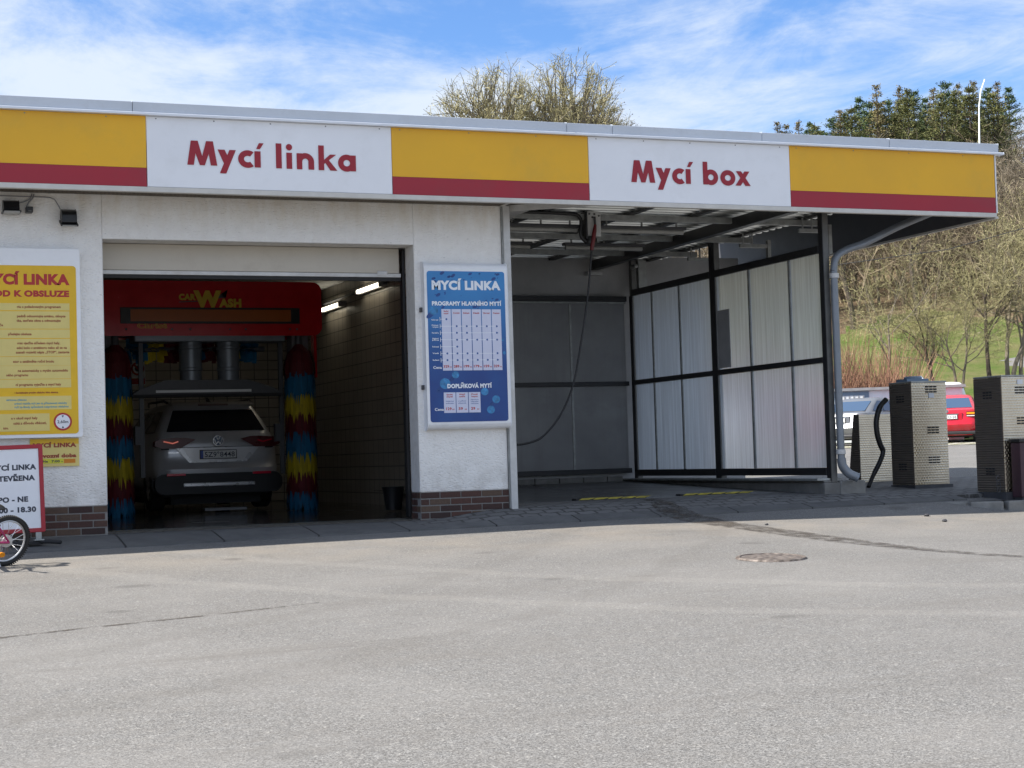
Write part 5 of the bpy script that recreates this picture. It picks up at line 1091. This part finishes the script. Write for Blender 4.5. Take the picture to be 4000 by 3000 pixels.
# ------------------------------------------------------------------ steel vacuum cabinets, hose, bin
def cabinet(x, y, w, d, z, h, label, stickers, slots):
    c_ = empty('steel_cabinet', (x, y, z), label, 'cabinet', 'dimpled stainless steel vacuum cabinets')
    b_ = MB(); b_.box(0, w, 0, d, .035, h); body_ = obj('body', b_, 'dimpled_steel', c_, local=True, bev=.008)
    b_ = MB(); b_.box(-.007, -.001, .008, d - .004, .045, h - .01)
    obj('side_reflection_panel', b_, 'ribbed_dark_reflection', c_, local=True)  # added darker panel, paints the dark bay mirrored in the left face
    b_ = MB(); b_.box(-.02, w + .03, -.03, d + .02, -.06, .034); obj('base', b_, 'dark_grey', c_, local=True)
    b_ = MB(); b_.box(-.006, w + .006, -.006, d + .006, h + .001, h + .02); obj('top_cover', b_, 'galv', c_, local=True, bev=.004)
    for u, v in slots:
        b_ = MB()
        for i in range(3):
            for j in range(3):
                xx = u * w + (i - 1) * .062; b_.box(xx - .024, xx + .024, -.009, .002, v * h + (j - 1) * .034 - .009, v * h + (j - 1) * .034 + .009)
        obj('vent_slots', b_, 'rubber', c_, local=True, bev=.003)
    for v in (.85, .2):
        b_ = MB()
        for i in range(3):
            for j in range(3):
                yy = d * .5 + (i - 1) * .062; b_.box(-.013, .002, yy - .024, yy + .024, v * h + (j - 1) * .034 - .009, v * h + (j - 1) * .034 + .009)
        obj('vent_slots', b_, 'rubber', c_, local=True, bev=.003)
    for u, v in stickers:
        b_ = MB(); b_.box(u * w - .04, u * w + .04, -.0085, .001, v * h - .03, v * h + .03); obj('sticker', b_, 'cardboard_white', c_, local=True)
    return c_
c1 = cabinet(13.045, .60, .54, .50, .12, 1.37, 'tall dimpled steel vacuum cabinet with black hose, right of the wash bay', [(.56, .875)], [(.56, .935), (.58, .545), (.58, .26)])
b = MB(); b.box(.06, .40, .18, .42, 1.391, 1.43); b.lathe([(0, 1.47), (.10, 1.465), (.12, 1.45), (.12, 1.43), (0, 1.43)], (.24, .30, 0), 16); obj('turbine_cap', b, 'blue_grey', c1, local=True)
c2 = cabinet(13.355, -.84, .60, .55, .03, 1.455, 'nearest and tallest dimpled steel vacuum cabinet at the right edge beside the dark bin', [(.46, .955)], [(.48, .885), (.50, .625)])
c3 = empty('air_station', (13.47, 2.5, .165), 'low steel station with a slanted side standing behind the hose cabinet', 'cabinet')
b = MB(); b.prism([(0, 0), (.30, 0), (.12, .965), (0, .965)], 'x', 0, .62); b.v = [(x, y, z + .0) for x, y, z in b.v]; obj('body', b, 'dimpled_steel', c3, local=True, bev=.006)
b = MB(); b.prism([(-.004, -.0), (.304, -.0), (.124, .969), (-.004, .969)], 'x', -.006, .0); obj('side_reflection_panel', b, 'ribbed_dark_reflection', c3, local=True)  # dark reflection painted on the slanted side by an added panel
b = MB(); b.tube(smooth_path([(13.10, 1.26, 1.30), (12.99, 1.25, 1.20), (12.925, 1.25, 1.02), (12.93, 1.25, .84), (12.97, 1.25, .70), (13.01, 1.25, .60), (12.93, 1.22, .46), (12.80, 1.18, .30), (12.66, 1.10, .14)]), [.035] * 6 + [.038] * 24 + [.033] * 12 + [.028] * 7, 10)
obj('vacuum_hose', b, 'black_hose', smooth=True, label='thick black vacuum hose hanging down beside the tall steel cabinet to the ground', cat='hose')
b = MB()
for k in range(4): b.tube([(13.28 + .03 * cos(a) * (1 if k % 2 else .8), -.80 + .0 * k, .09 + .05 * k + .03 * sin(a)) for a in [2 * pi * q / 10 for q in range(10)]], .005, 5, close=True)
obj('chain_loop', b, 'dark_grey', label='short hanging chain at the foot of the tallest steel cabinet', cat='chain')
bn = empty('waste_bin', (13.42, -1.06, -.03), 'dark purple brown waste bin cut by the right picture edge before the cabinet', 'bin')
b = MB(); b.box(0, .45, 0, .18, .03, .70); obj('body', b, 'bin_purple', bn, local=True, bev=.01)
b = MB(); b.box(-.02, .47, -.02, .195, .702, .745); obj('lid', b, 'black_plastic', bn, local=True, bev=.01)
b = MB(); b.box(.02, .43, .02, .17, -.05, .029); obj('foot', b, 'dark_grey', bn, local=True)

# ------------------------------------------------------------------ cars on the parking behind
def place_car(name, label, x, y, hd, z=None):
    return empty(name, (x, y, hill(x, y) if z is None else z), label, 'car', 'cars parked behind the forecourt', rot=(0, 0, hd))
SED = [(.22, .66, .12, 4.25, .2), (.34, .80, .03, 4.32, .24), (.52, .845, -.02, 4.36, .26), (.62, .85, .03, 4.36, .26), (.84, .845, .07, 4.30, .26), (.93, .81, .13, 4.15, .24), (.965, .76, .42, 3.25, .2), (1.15, .68, .85, 2.8, .18), (1.31, .60, 1.22, 2.45, .2), (1.375, .53, 1.42, 2.25, .2), (1.39, .38, 1.6, 2.1, .2)]
def sedan(name, label, paint, x, y, hd, txt, gl):
    c_ = place_car(name, label, x, y, hd); body_, at_ = car_body(SED, c_, paint, gl, .97, 1.335)
    for s_ in (-1, 1):
        b_ = MB(); xa, xb = sorted((s_ * .50, s_ * .80)); b_.box(xa, xb, .035, .20, .73, .88); tl_ = obj('tail_light', b_, 'tail_red', c_, local=True, bev=.02)
        b_ = MB(); b_.box(xa + .02, xb - .02, .028, .05, .80, .85); split_obj('turn_signal', b_, 'amber', tl_, local=True); b_ = MB(); b_.box(xa + .02, xb - .02, .028, .05, .742, .765); obj('reverse_light', b_, 'white_plastic', tl_, local=True)
    b_ = MB(); b_.box(-.40, .40, .030, .07, .655, .85); tg = obj('boot_panel', b_, paint, c_, local=True, bev=.015)
    b_ = MB(); b_.box(-.30, .30, .024, .05, .80, .82); obj('chrome_strip', b_, 'chrome', tg, local=True)
    b_ = MB(); b_.box(-.82, .82, .0, .2, .24, .335); obj('bumper_skirt', b_, 'grille_black', c_, local=True, bev=.03)
    plate(c_, 0, .020, .735, txt); wheels(c_, .84, .75, 3.4, .30, .2)
    b_ = MB(); b_.lathe([(0, .02), (.035, .02), (.04, .04)], (0, 0, .89), 16, 'y'); obj('emblem', b_, 'chrome', c_, local=True)
    b_ = MB(); b_.box(-.7, .7, .3, 4.1, .18, .26); obj('underbody', b_, 'rubber', c_, local=True)
    return c_
VH = -math.atan2(28.6, 39.2)          # straight away from the viewer
sedan('parked_car', 'bright red saloon parked tail first between the two tall steel cabinets', 'car_red', 28.75, 21.35, VH - RAD(4), '3S2 32-58', 'car_glass_blue')
sedan('parked_car', 'silver saloon half hidden behind the downpipe and the low steel station', 'car_grey', 26.2, 23.0, VH - RAD(24), '', 'car_glass_blue')
VAN = [(.25, .70, .06, 4.6, .15), (.40, .88, .0, 4.65, .18), (.60, .92, -.01, 4.7, .18), (1.0, .93, .02, 4.5, .16), (1.08, .92, .05, 4.1, .15), (1.4, .86, .14, 3.7, .15), (1.72, .78, .26, 3.2, .16), (1.80, .70, .34, 3.0, .2), (1.82, .5, .5, 2.8, .2)]
c_ = place_car('parked_van', 'white van with dark rear window parked behind the red saloon', 32.25, 26.6, VH); body_, at_ = car_body(VAN, c_, 'car_white', 'car_glass_blue', 1.08, 1.72)
for s_ in (-1, 1):
    b = MB(); xa, xb = sorted((s_ * .78, s_ * .90)); b.box(xa, xb, .03, .2, .75, 1.2); obj('tail_light', b, 'tail_red', c_, local=True, bev=.01)
plate(c_, 0, .0, .85, ''); wheels(c_, .92, .8, 3.7, .32)
WAG = [(.22, .66, .12, 4.4, .2), (.36, .82, .02, 4.46, .22), (.55, .86, -.02, 4.5, .24), (.85, .86, .05, 4.42, .22), (.97, .83, .10, 4.2, .2), (1.0, .80, .13, 3.5, .2), (1.2, .72, .30, 3.0, .18), (1.38, .64, .46, 2.6, .2), (1.45, .56, .60, 2.4, .2), (1.46, .4, .8, 2.2, .2)]
wg = place_car('parked_car', 'dark blue estate car with roof rails behind the silver saloon', 30.4, 26.4, VH + RAD(82)); body_, at_ = car_body(WAG, wg, 'car_dark', 'car_glass', .99, 1.41)
for s_ in (-1, 1):
    b = MB(); b.tube([(s_ * .58, .8, 1.46), (s_ * .60, 1.0, 1.50), (s_ * .60, 2.4, 1.50), (s_ * .58, 2.6, 1.44)], .02, 6); obj('roof_rail', b, 'alloy', body_, local=True)
wheels(wg, .86, .8, 3.5, .31)
kb = empty('low_building', (29.0, 26.65, .8), 'low white flat roofed hut with a barred window behind the parked cars', 'building', rot=(0, 0, -RAD(33)))
b = MB(); b.box(-7, 3.4, 0, 3, -.6, 1.60); obj('wall', b, 'white_paint', kb, local=True)
b = MB(); b.box(-7.1, 3.5, -.12, 3.1, 1.605, 1.69); obj('roof', b, 'mid_grey', kb, local=True)
b = MB(); b.box(-.42, .62, -.03, .05, .7, 1.58); w_ = obj('window', b, 'blue_grey', kb, local=True)
b = MB(); b.box(-.30, .48, -.045, -.02, .8, 1.46); obj('pane', b, 'cardboard_white', w_, local=True)
b = MB()
for i in range(6): b.box(-.27 + i * .14, -.245 + i * .14, -.06, -.046, .8, 1.46)
for i in range(4): b.box(-.30, .48, -.065, -.061, .88 + i * .14, .90 + i * .14)
split_obj('bars', b, 'mid_grey', w_, local=True)
sg = empty('road_sign', (32.75, 28.15, hill(32.75, 28.15)), 'yellow and white diamond priority road sign above the steel cabinets', 'road sign', rot=(0, 0, VH + RAD(-2)))
zc = 2.62 - sg.location.z; R2 = .31
b = MB(); b.tube([(0, .03, -.3), (0, .03, zc + .1)], .03, 8); obj('post', b, 'galv', sg, local=True)
for nm, r_, yy, m_ in (('rim', R2, 0, 'blue_grey'), ('white_field', R2 * .92, -.006, 'sign_white'), ('yellow_field', R2 * .58, -.012, 'amber')):
    b = MB(); b.prism([(0, zc - r_), (r_, zc), (0, zc + r_), (-r_, zc)], 'y', yy - .004, yy); obj(nm, b, m_, sg, local=True)
b = MB(); wp = [(8, 22, 4.9), (24.4, 15.14, 5.26), (24.8, 12.8, 5.44), (26, 4, 6.2)]
b = MB(); b.tube([(21.5, 18.2, 5.0), (24.4, 15.145, 5.261), (25.1, 10.8, 5.62), (26.0, 5, 6.1)], .010, 5); obj('overhead_wire', b, 'black_hose', label='thin dark overhead wire crossing in front of the wooded slope', cat='wire')

# ------------------------------------------------------------------ trees
class TreeGen:
    def __init__(s, seed, mw=.005): s.mw = mw; s.r = random.Random(seed); s.wood = MB(); s.tv = []; s.tf = []
    def rvec(s): return Vector((s.r.gauss(0, 1), s.r.gauss(0, 1), s.r.gauss(0, 1)))
    def branch(s, p, d, ln, r, lvl, P):
        n = max(2, P['seg'][min(lvl, len(P['seg']) - 1)]); pts = [p.copy()]; rad = [r]; dd = d.normalized()
        for i in range(n):
            dd = (dd + s.rvec() * P['wob'] * (1 + .4 * lvl) + Vector((0, 0, P['up'][min(lvl, len(P['up']) - 1)]))).normalized(); p = p + dd * ln / n; pts.append(p.copy()); rad.append(r * (1 - (i + 1) / n * P['taper']))
        if lvl <= P['woodlvl']: s.wood.tube(pts, rad, 7 if lvl == 0 else (5 if lvl == 1 else 3), cap=False)
        else: s.strip(pts, r)
        if lvl >= P['max']: return
        k = P['kids'][min(lvl, len(P['kids']) - 1)]
        for i in range(k):
            f = P['start'][min(lvl, len(P['start']) - 1)] + (1 - P['start'][min(lvl, len(P['start']) - 1)]) * (i + s.r.random()) / k; q = min(n - 1e-4, f * n); j = int(q); pp = pts[j].lerp(pts[j + 1], q - j)
            ax = s.rvec().cross(dd).normalized(); ang = RAD(s.r.uniform(*P['ang'])); nd = (pts[j + 1] - pts[j]).normalized(); nd = Matrix.Rotation(ang, 3, ax) @ nd
            s.branch(pp, nd, ln * s.r.uniform(*P['len']), max(.004, rad[j] * s.r.uniform(.45, .65)), lvl + 1, P)
    def strip(s, pts, r):
        sd_ = s.rvec().normalized(); o = len(s.tv); m = len(pts)
        for i, p in enumerate(pts):
            w = max(s.mw, r * (1 - .8 * i / (m - 1))); s.tv += [p - sd_ * w, p + sd_ * w]
        s.tf += [(o + 2 * i, o + 2 * i + 1, o + 2 * i + 3, o + 2 * i + 2) for i in range(m - 1)]
    def buds(s, n, size, near=.15):
        base = list(s.tv)
        for i in range(n):
            p = s.r.choice(base) + s.rvec() * near; a = s.rvec().normalized() * size; b_ = s.rvec().normalized() * size * .7; o = len(s.tv); s.tv += [p - a, p + b_, p + a, p - b_]; s.tf.append((o, o + 1, o + 2, o + 3))
def finish_tree(name, g, loc, label, bark, twig, cat='tree', group=None, H=None):
    if H:
        k = H / max(v[2] for v in list(g.wood.v) + [tuple(q) for q in g.tv]); g.wood.v = [(v[0] * k, v[1] * k, v[2] * k) for v in g.wood.v]; g.tv = [v * k for v in g.tv]
    t_ = empty(name, loc, label, cat, group)
    obj('trunk', g.wood, bark, t_, local=True, smooth=True)
    if g.tf: npobj('crown', np.array([tuple(v) for v in g.tv]), np.array(g.tf), twig, t_)
    return t_
# big willow behind the building: several upright fanned stems
def willow(seed, hw, zc, hh, nb, label, loc, m_='twig_olive'):
    # stems forking from a hidden trunk; branch ends fill a rounded crown (hw half width, zc centre height, hh half height)
    g = TreeGen(seed, .007); r = g.r
    R3 = lambda a, b_, z: Vector((RX * a - RY * b_ * .9, RY * a + RX * b_ * .9, z))
    g.wood.tube([(0, 0, -1), (.05, 0, 3), (0, .05, 6.2)], [.42, .34, .28], 9)
    stems = []
    for i in range(9):
        an = 2 * pi * i / 9 + r.uniform(-.3, .3); q = r.uniform(.25, .55); top = R3(hw * q * cos(an), hw * q * sin(an), zc + r.uniform(-.6, .5)); pts = [Vector((0, 0, 5.2)), Vector((0, 0, 5.2)).lerp(top, .35) + Vector((0, 0, .5)), Vector((0, 0, 5.2)).lerp(top, .7) + Vector((0, 0, .3)), top]
        pts = smooth_path(pts, 5); g.wood.tube(pts, [.15 - .11 * k / (len(pts) - 1) for k in range(len(pts))], 6, cap=False); stems.append(pts)
    for i in range(nb):
        st = r.choice(stems); p0 = st[r.randint(5, len(st) - 1)]; th, cz = r.uniform(0, 2 * pi), r.uniform(-.45, 1); rho = r.uniform(.72, 1.0) ** .6
        sq = math.sqrt(max(0, 1 - cz * cz)); lump = 1 + .10 * sin(3 * th + seed) + .08 * sin(5 * th + 2)
        end = R3(hw * sq * cos(th) * rho * lump, hw * sq * sin(th) * rho * lump, zc + hh * cz * rho * (1 + .06 * sin(4 * th + seed)))
        mid_ = p0.lerp(end, .5) + Vector((0, 0, .25)) + g.rvec() * .12; pts = smooth_path([p0, mid_, end], 4); g.wood.tube(pts, [.035 - .027 * k / (len(pts) - 1) for k in range(len(pts))], 3, cap=False)
        out_d = (end - Vector((0, 0, zc - hh))).normalized()
        for j in range(11):
            f = r.uniform(.30, 1) * (len(pts) - 1.001); k = int(f); q0 = pts[k].lerp(pts[k + 1], f - k); d = (out_d * .9 + Vector((0, 0, .22)) + g.rvec() * .62).normalized(); ln = r.uniform(.25, .62); q1 = q0 + d * ln * .5 + g.rvec() * .03; q2 = q1 + (d + Vector((0, 0, -.25)) + g.rvec() * .25).normalized() * ln * .5
            g.strip([q0, q1, q2], .010)
            for w in range(2):
                d2 = (d + g.rvec() * .7).normalized(); q3 = q0.lerp(q1, r.random()); g.strip([q3, q3 + d2 * ln * .45], .007)
    g.buds(7000, .026, .04)
    return finish_tree('willow_tree', g, loc, label, 'bark_pale', m_)
RX, RY = .928, -.371                       # picture-right direction on the ground
wz = 1.0
willow(11, 2.35, 10.9, 3.0, 290, 'tall bare willow with a wide rounded crown rising above the roof', (24.1, 36.35, wz))
willow(12, 2.6, 10.7, 2.95, 330, 'lower bare willow left of the tallest crown above the roof', (21.75, 37.4, wz))
willow(14, 1.5, 11.3, 1.2, 60, 'small thin twigged tree at the right foot of the tall willow above the roof', (26.2, 38.6, wz), 'twig_grey')
# bare trees on the verge behind the cars
PT = dict(seg=[7, 5, 4, 3, 3], wob=.09, up=[.03, .04, .03, .0], taper=.70, woodlvl=2, max=4, kids=[7, 7, 6, 5], start=[.56, .25, .2, .15], ang=(25, 62), len=(.42, .66))
def verge(px_x, px_y, leans, H, seed, label, bark='bark', twig='twig_olive', rad=.15, P=PT, bud=1500):
    g = TreeGen(seed)
    for a, l, h in leans: g.branch(Vector((RX * a, RY * a, -.3)), Vector((RX * l, RY * l, 1)), h * .68, rad, 0, P)
    g.buds(bud, .030, .06)
    return finish_tree('bare_tree', g, (px_x, px_y, hill(px_x, px_y)), label, bark, twig, H=H)
verge(36.4, 32.1, [(0, -.16, 5.6)], 5.6, 21, 'dark leaning bare tree nearest the steel hose cabinet', 'bark', 'twig_green', .13)
verge(37.0, 31.9, [(-.06, -.10, 5.2), (.06, .05, 5.4)], 5.8, 22, 'slim bare tree with two parallel stems between the tall cabinets', 'bark_pale', 'twig_green', .085)
verge(38.2, 31.5, [(0, -.34, 8.6)], 7.8, 23, 'bare tree with a long trunk leaning far to the left above the tallest cabinet', 'bark', 'twig_olive', .15)
verge(38.6, 31.2, [(-.1, -.02, 9.6), (.12, .02, 9.8)], 9.4, 24, 'tall upright bare tree with twin stems right of the leaning trunk', 'bark_pale', 'twig_olive', .15)
verge(39.1, 31.0, [(0, .20, 8.4)], 8.2, 25, 'bare tree leaning to the right at the right picture edge', 'bark_pale', 'twig_green', .13)
verge(33.6, 31.2, [(0, -.05, 7.4)], 7.2, 26, 'yellow green budding tree left of the leaning dark tree', 'bark_pale', 'twig_green', .09)
verge(49.1, 56.9, [(0, .02, 8.5)], 8, 27, 'dark bare tree standing on the upper meadow edge beside the downpipe', 'bark', 'twig_brown', .24)
verge(52.5, 56.0, [(0, -.03, 9.0)], 8, 28, 'bare tree on the meadow edge right of the dark one', 'bark', 'twig_brown', .2)
# reddish thicket in front of the meadow
rr = random.Random(8)
def thicket(n, t0, t1, s0, s1, h0, h1, m, label, name, seed):
    r_ = random.Random(seed); V = []; F = []
    for i in range(n):
        t, s = r_.uniform(t0, t1), r_.uniform(s0, s1); x, y = xy(t, s); z = hill(x, y) - .05; hh = r_.uniform(h0, h1) * (1 - .35 * abs((s - s0) / (s1 - s0) - .3)); p = Vector((x, y, z)); d = Vector((r_.gauss(0, .32), r_.gauss(0, .32), 1)).normalized()
        for j in range(r_.randint(5, 8)):
            f = r_.uniform(.0, .6); q = p + d * hh * f; dd = (d + Vector((r_.gauss(0, .55), r_.gauss(0, .55), r_.gauss(.1, .3)))).normalized() if j else d; ln = hh * (1 - f) * r_.uniform(.5, 1) if j else hh
            sd_ = Vector((r_.gauss(0, 1), r_.gauss(0, 1), .2)).normalized() * (.014 if j == 0 else .010); o = len(V); e = q + dd * ln; V += [q - sd_, q + sd_, e + sd_ * .3, e - sd_ * .3]; F.append((o, o + 1, o + 2, o + 3))
    t_ = empty(name, (*xy((t0 + t1) / 2, (s0 + s1) / 2), 0), label, 'shrubs'); off = np.array(ROOT[t_.name])
    npobj('twigs', np.array([tuple(v) for v in V]) - off, np.array(F), m, t_)
thicket(3000, 57, 60.5, -8, 2.3, 2.1, 3.1, 'twig_red', 'dense bare reddish thicket below the green meadow', 'shrub_thicket', 1)
thicket(260, 59, 64, 7, 16, .5, 1.3, 'twig_green', 'sparse yellowish scrub around the feet of the verge trees', 'verge_scrub', 2)
# bare wood covering the hillside: one mass, merged copies of three templates
tmpl = []
PF = dict(seg=[5, 4, 3, 3], wob=.10, up=[.05, .05, .02], taper=.75, woodlvl=1, max=3, kids=[9, 7, 6], start=[.30, .2, .15], ang=(22, 60), len=(.34, .58))
for sd_ in (31, 32, 33, 34):
    g = TreeGen(sd_, .011); g.branch(Vector((0, 0, -.5)), Vector((0, 0, 1)), 8.0, .13, 0, PF); g.branch(Vector((.3, .2, -.5)), Vector((.12, .05, 1)), 6.8, .10, 0, PF)
    q4 = [f if len(f) == 4 else list(f) + [f[-1]] for f in g.wood.f]
    V = np.array([tuple(v) for v in g.wood.v] + [tuple(v) for v in g.tv]); F = np.array([list(f) for f in q4] + [[i + len(g.wood.v) for i in f] for f in g.tf]); 
    tmpl.append((V, F))
rr = random.Random(77)
def wood_mass(name, label, m, spots):
    VV = []; FF = []; o = 0
    for (x, y, z, sc, k) in spots:
        V, F = tmpl[k % 4]; a = rr.uniform(0, 6.28); R_ = np.array([[cos(a), -sin(a), 0], [sin(a), cos(a), 0], [0, 0, 1]])
        VV.append((V * np.array([sc * 1.1, sc * 1.1, sc])) @ R_.T + np.array([x, y, z])); FF.append(F + o); o += len(V)
    npobj(name, np.concatenate(VV), np.concatenate(FF), m, None, label=label, cat='wood', kind='stuff')
def spots(n, t0, t1, s0, s1, lo, hi):
    r = []
    for i in range(n):
        t = t0 + (t1 - t0) * rr.random() ** .8; w = (t - 90) / 45; s = rr.uniform(s0, s1); x, y = xy(t, s); r.append((x, y, hill(x, y), rr.uniform(lo, hi), rr.randrange(4)))
    return r
wood_mass('bare_woodland', 'brown bare deciduous wood covering the hillside below the pines', 'twig_grey', spots(230, 95, 130, -9, 26, .50, .76))
wood_mass('lower_woodland', 'pale budding bare wood at the top edge of the meadow', 'twig_brown', spots(75, 90, 106, -9, 22, .5, .8))
# conifers on the ridge
def conifer_proto(seed, H, kind):
    r_ = random.Random(seed); V = []; F = []; wd = MB(); wd.tube([(0, 0, -1), (.05, 0, H * .5), (0, .05, H * .985)], [.17, .10, .02], 6)
    lar_ = kind == 'larch'; z = H * (.16 if not lar_ else .10)
    while z < H * .985:
        f = z / H; nb = 8 if not lar_ else 7; R0 = H * (.33 if not lar_ else .20) * (1 - f) ** .88 * r_.uniform(.75, 1.15) + .12; a0 = r_.uniform(0, 6.28)
        for b_ in range(nb):
            a = a0 + 2 * pi * b_ / nb + r_.uniform(-.3, .3); ln = R0 * r_.uniform(.55, 1.18); up = r_.uniform(.02, .42) * (1.1 if f > .6 else .6); d = Vector((cos(a), sin(a), up)); o3 = Vector((0, 0, z + r_.uniform(-.15, .15)))
            if ln > .5: wd.tube([tuple(o3), tuple(o3 + d * ln * .9)], [.03, .008], 3, cap=False)
            n = int((24 if not lar_ else 18) + ln * (32 if not lar_ else 24))
            for k in range(n):
                g_ = r_.uniform(.25, 1.05); p = o3 + d * ln * g_ + Vector((r_.gauss(0, .13), r_.gauss(0, .13), r_.gauss(.02, .10))) * (.6 + ln * .35)
                sz = r_.uniform(.045, .095) if not lar_ else r_.uniform(.03, .06); u = (Vector((cos(a), sin(a), .5)) + Vector((r_.gauss(0, .7), r_.gauss(0, .7), r_.gauss(0, .5)))).normalized() * sz * 1.5; v = Vector((r_.gauss(0, 1), r_.gauss(0, 1), r_.gauss(0, 1))).cross(u).normalized() * sz * (.34 if not lar_ else .6)
                o = len(V); V += [p - u, p + v, p + u, p - v]; F.append((o, o + 1, o + 2, o + 3))
        z += H * .042 * r_.uniform(.8, 1.25)
    return wd, np.array([tuple(v) for v in V]), np.array(F)
ORD = ['first', 'second', 'third', 'fourth', 'fifth', 'sixth', 'seventh', 'eighth', 'ninth', 'tenth', 'eleventh', 'twelfth', 'thirteenth', 'fourteenth', 'fifteenth', 'sixteenth', 'seventeenth', 'eighteenth']
def ridge_pos(px, d): 
    k = (px - 2000) / 6627; v = fw + cr * k; v.z = 0; t_ = d; p = CAM_LOC + v * t_; return p.x, p.y
def ridge(kind, m, cat, name, lab, items, grp, protos):
    made = []; items = sorted(items)
    for i, (px, topz, d) in enumerate(items):
        x, y = ridge_pos(px, d); z = hill(x, y); H0 = protos[i % len(protos)]; sc = max(.5, (topz - z) / H0[3])
        if i < len(protos):
            t_ = empty(name, (x, y, z), lab % ORD[i], cat, grp); obj('trunk', H0[0], 'bark', t_, local=True); npobj('crown', H0[1], H0[2], m, t_); made.append(t_)
        else:
            t_ = copy_tree(made[i % len(protos)]); t_.location = (x, y, z); t_['label'] = lab % ORD[i]
        ROOT[t_.name] = Vector((x, y, z)); wsc = max(.75, min(1.2, sc)); t_.scale = (wsc, wsc, sc); t_.rotation_euler = (0, 0, i * 1.7)
pines = [(*conifer_proto(40 + i, 11, 'pine'), 11) for i in range(4)]
ridge('pine', 'needle_dark', 'pine', 'pine_tree', 'dark green pine on the ridge, %s pine from the left', [(3200, 25.4, 128), (3245, 25.2, 129), (3292, 26.0, 128), (3335, 26.6, 130), (3398, 27.4, 129), (3440, 26.7, 126), (3512, 27.2, 128), (3612, 27.5, 127), (3660, 27.4, 130), (3742, 28.0, 126), (3812, 27.8, 130), (3905, 27.2, 125), (3990, 27.6, 128)], 'dark pines along the ridge', pines)
mids = [(*conifer_proto(50 + i, 11, 'pine'), 11) for i in range(2)]
ridge('pine', 'needle_mid', 'pine', 'pine_tree', 'olive green pine on the ridge, %s olive one from the left', [(3222, 25.0, 125), (3365, 26.0, 124), (3475, 26.4, 124), (3560, 26.6, 124), (3300, 25.3, 133), (3425, 26.4, 133), (3535, 26.7, 133), (3590, 26.4, 122), (3700, 26.6, 133), (3720, 26.3, 121), (3835, 26.7, 121), (3925, 26.2, 121), (3960, 26.9, 133), (3640, 26.8, 132), (3775, 26.4, 123), (3870, 26.8, 132)], 'olive pines along the ridge', mids)
lar = [(*conifer_proto(60 + i, 11, 'larch'), 11) for i in range(3)]
ridge('larch', 'needle_larch', 'larch', 'larch_tree', 'pale yellow larch among the dark ridge pines, %s larch from the left', [(3075, 26.2, 131), (3110, 26.0, 131), (3155, 26.3, 132), (3470, 27.2, 123), (3320, 25.6, 124), (3557, 27.3, 125), (3690, 27.0, 124), (3790, 27.5, 125), (3850, 27.1, 123), (3945, 27.3, 124)], 'pale larches along the ridge', lar)
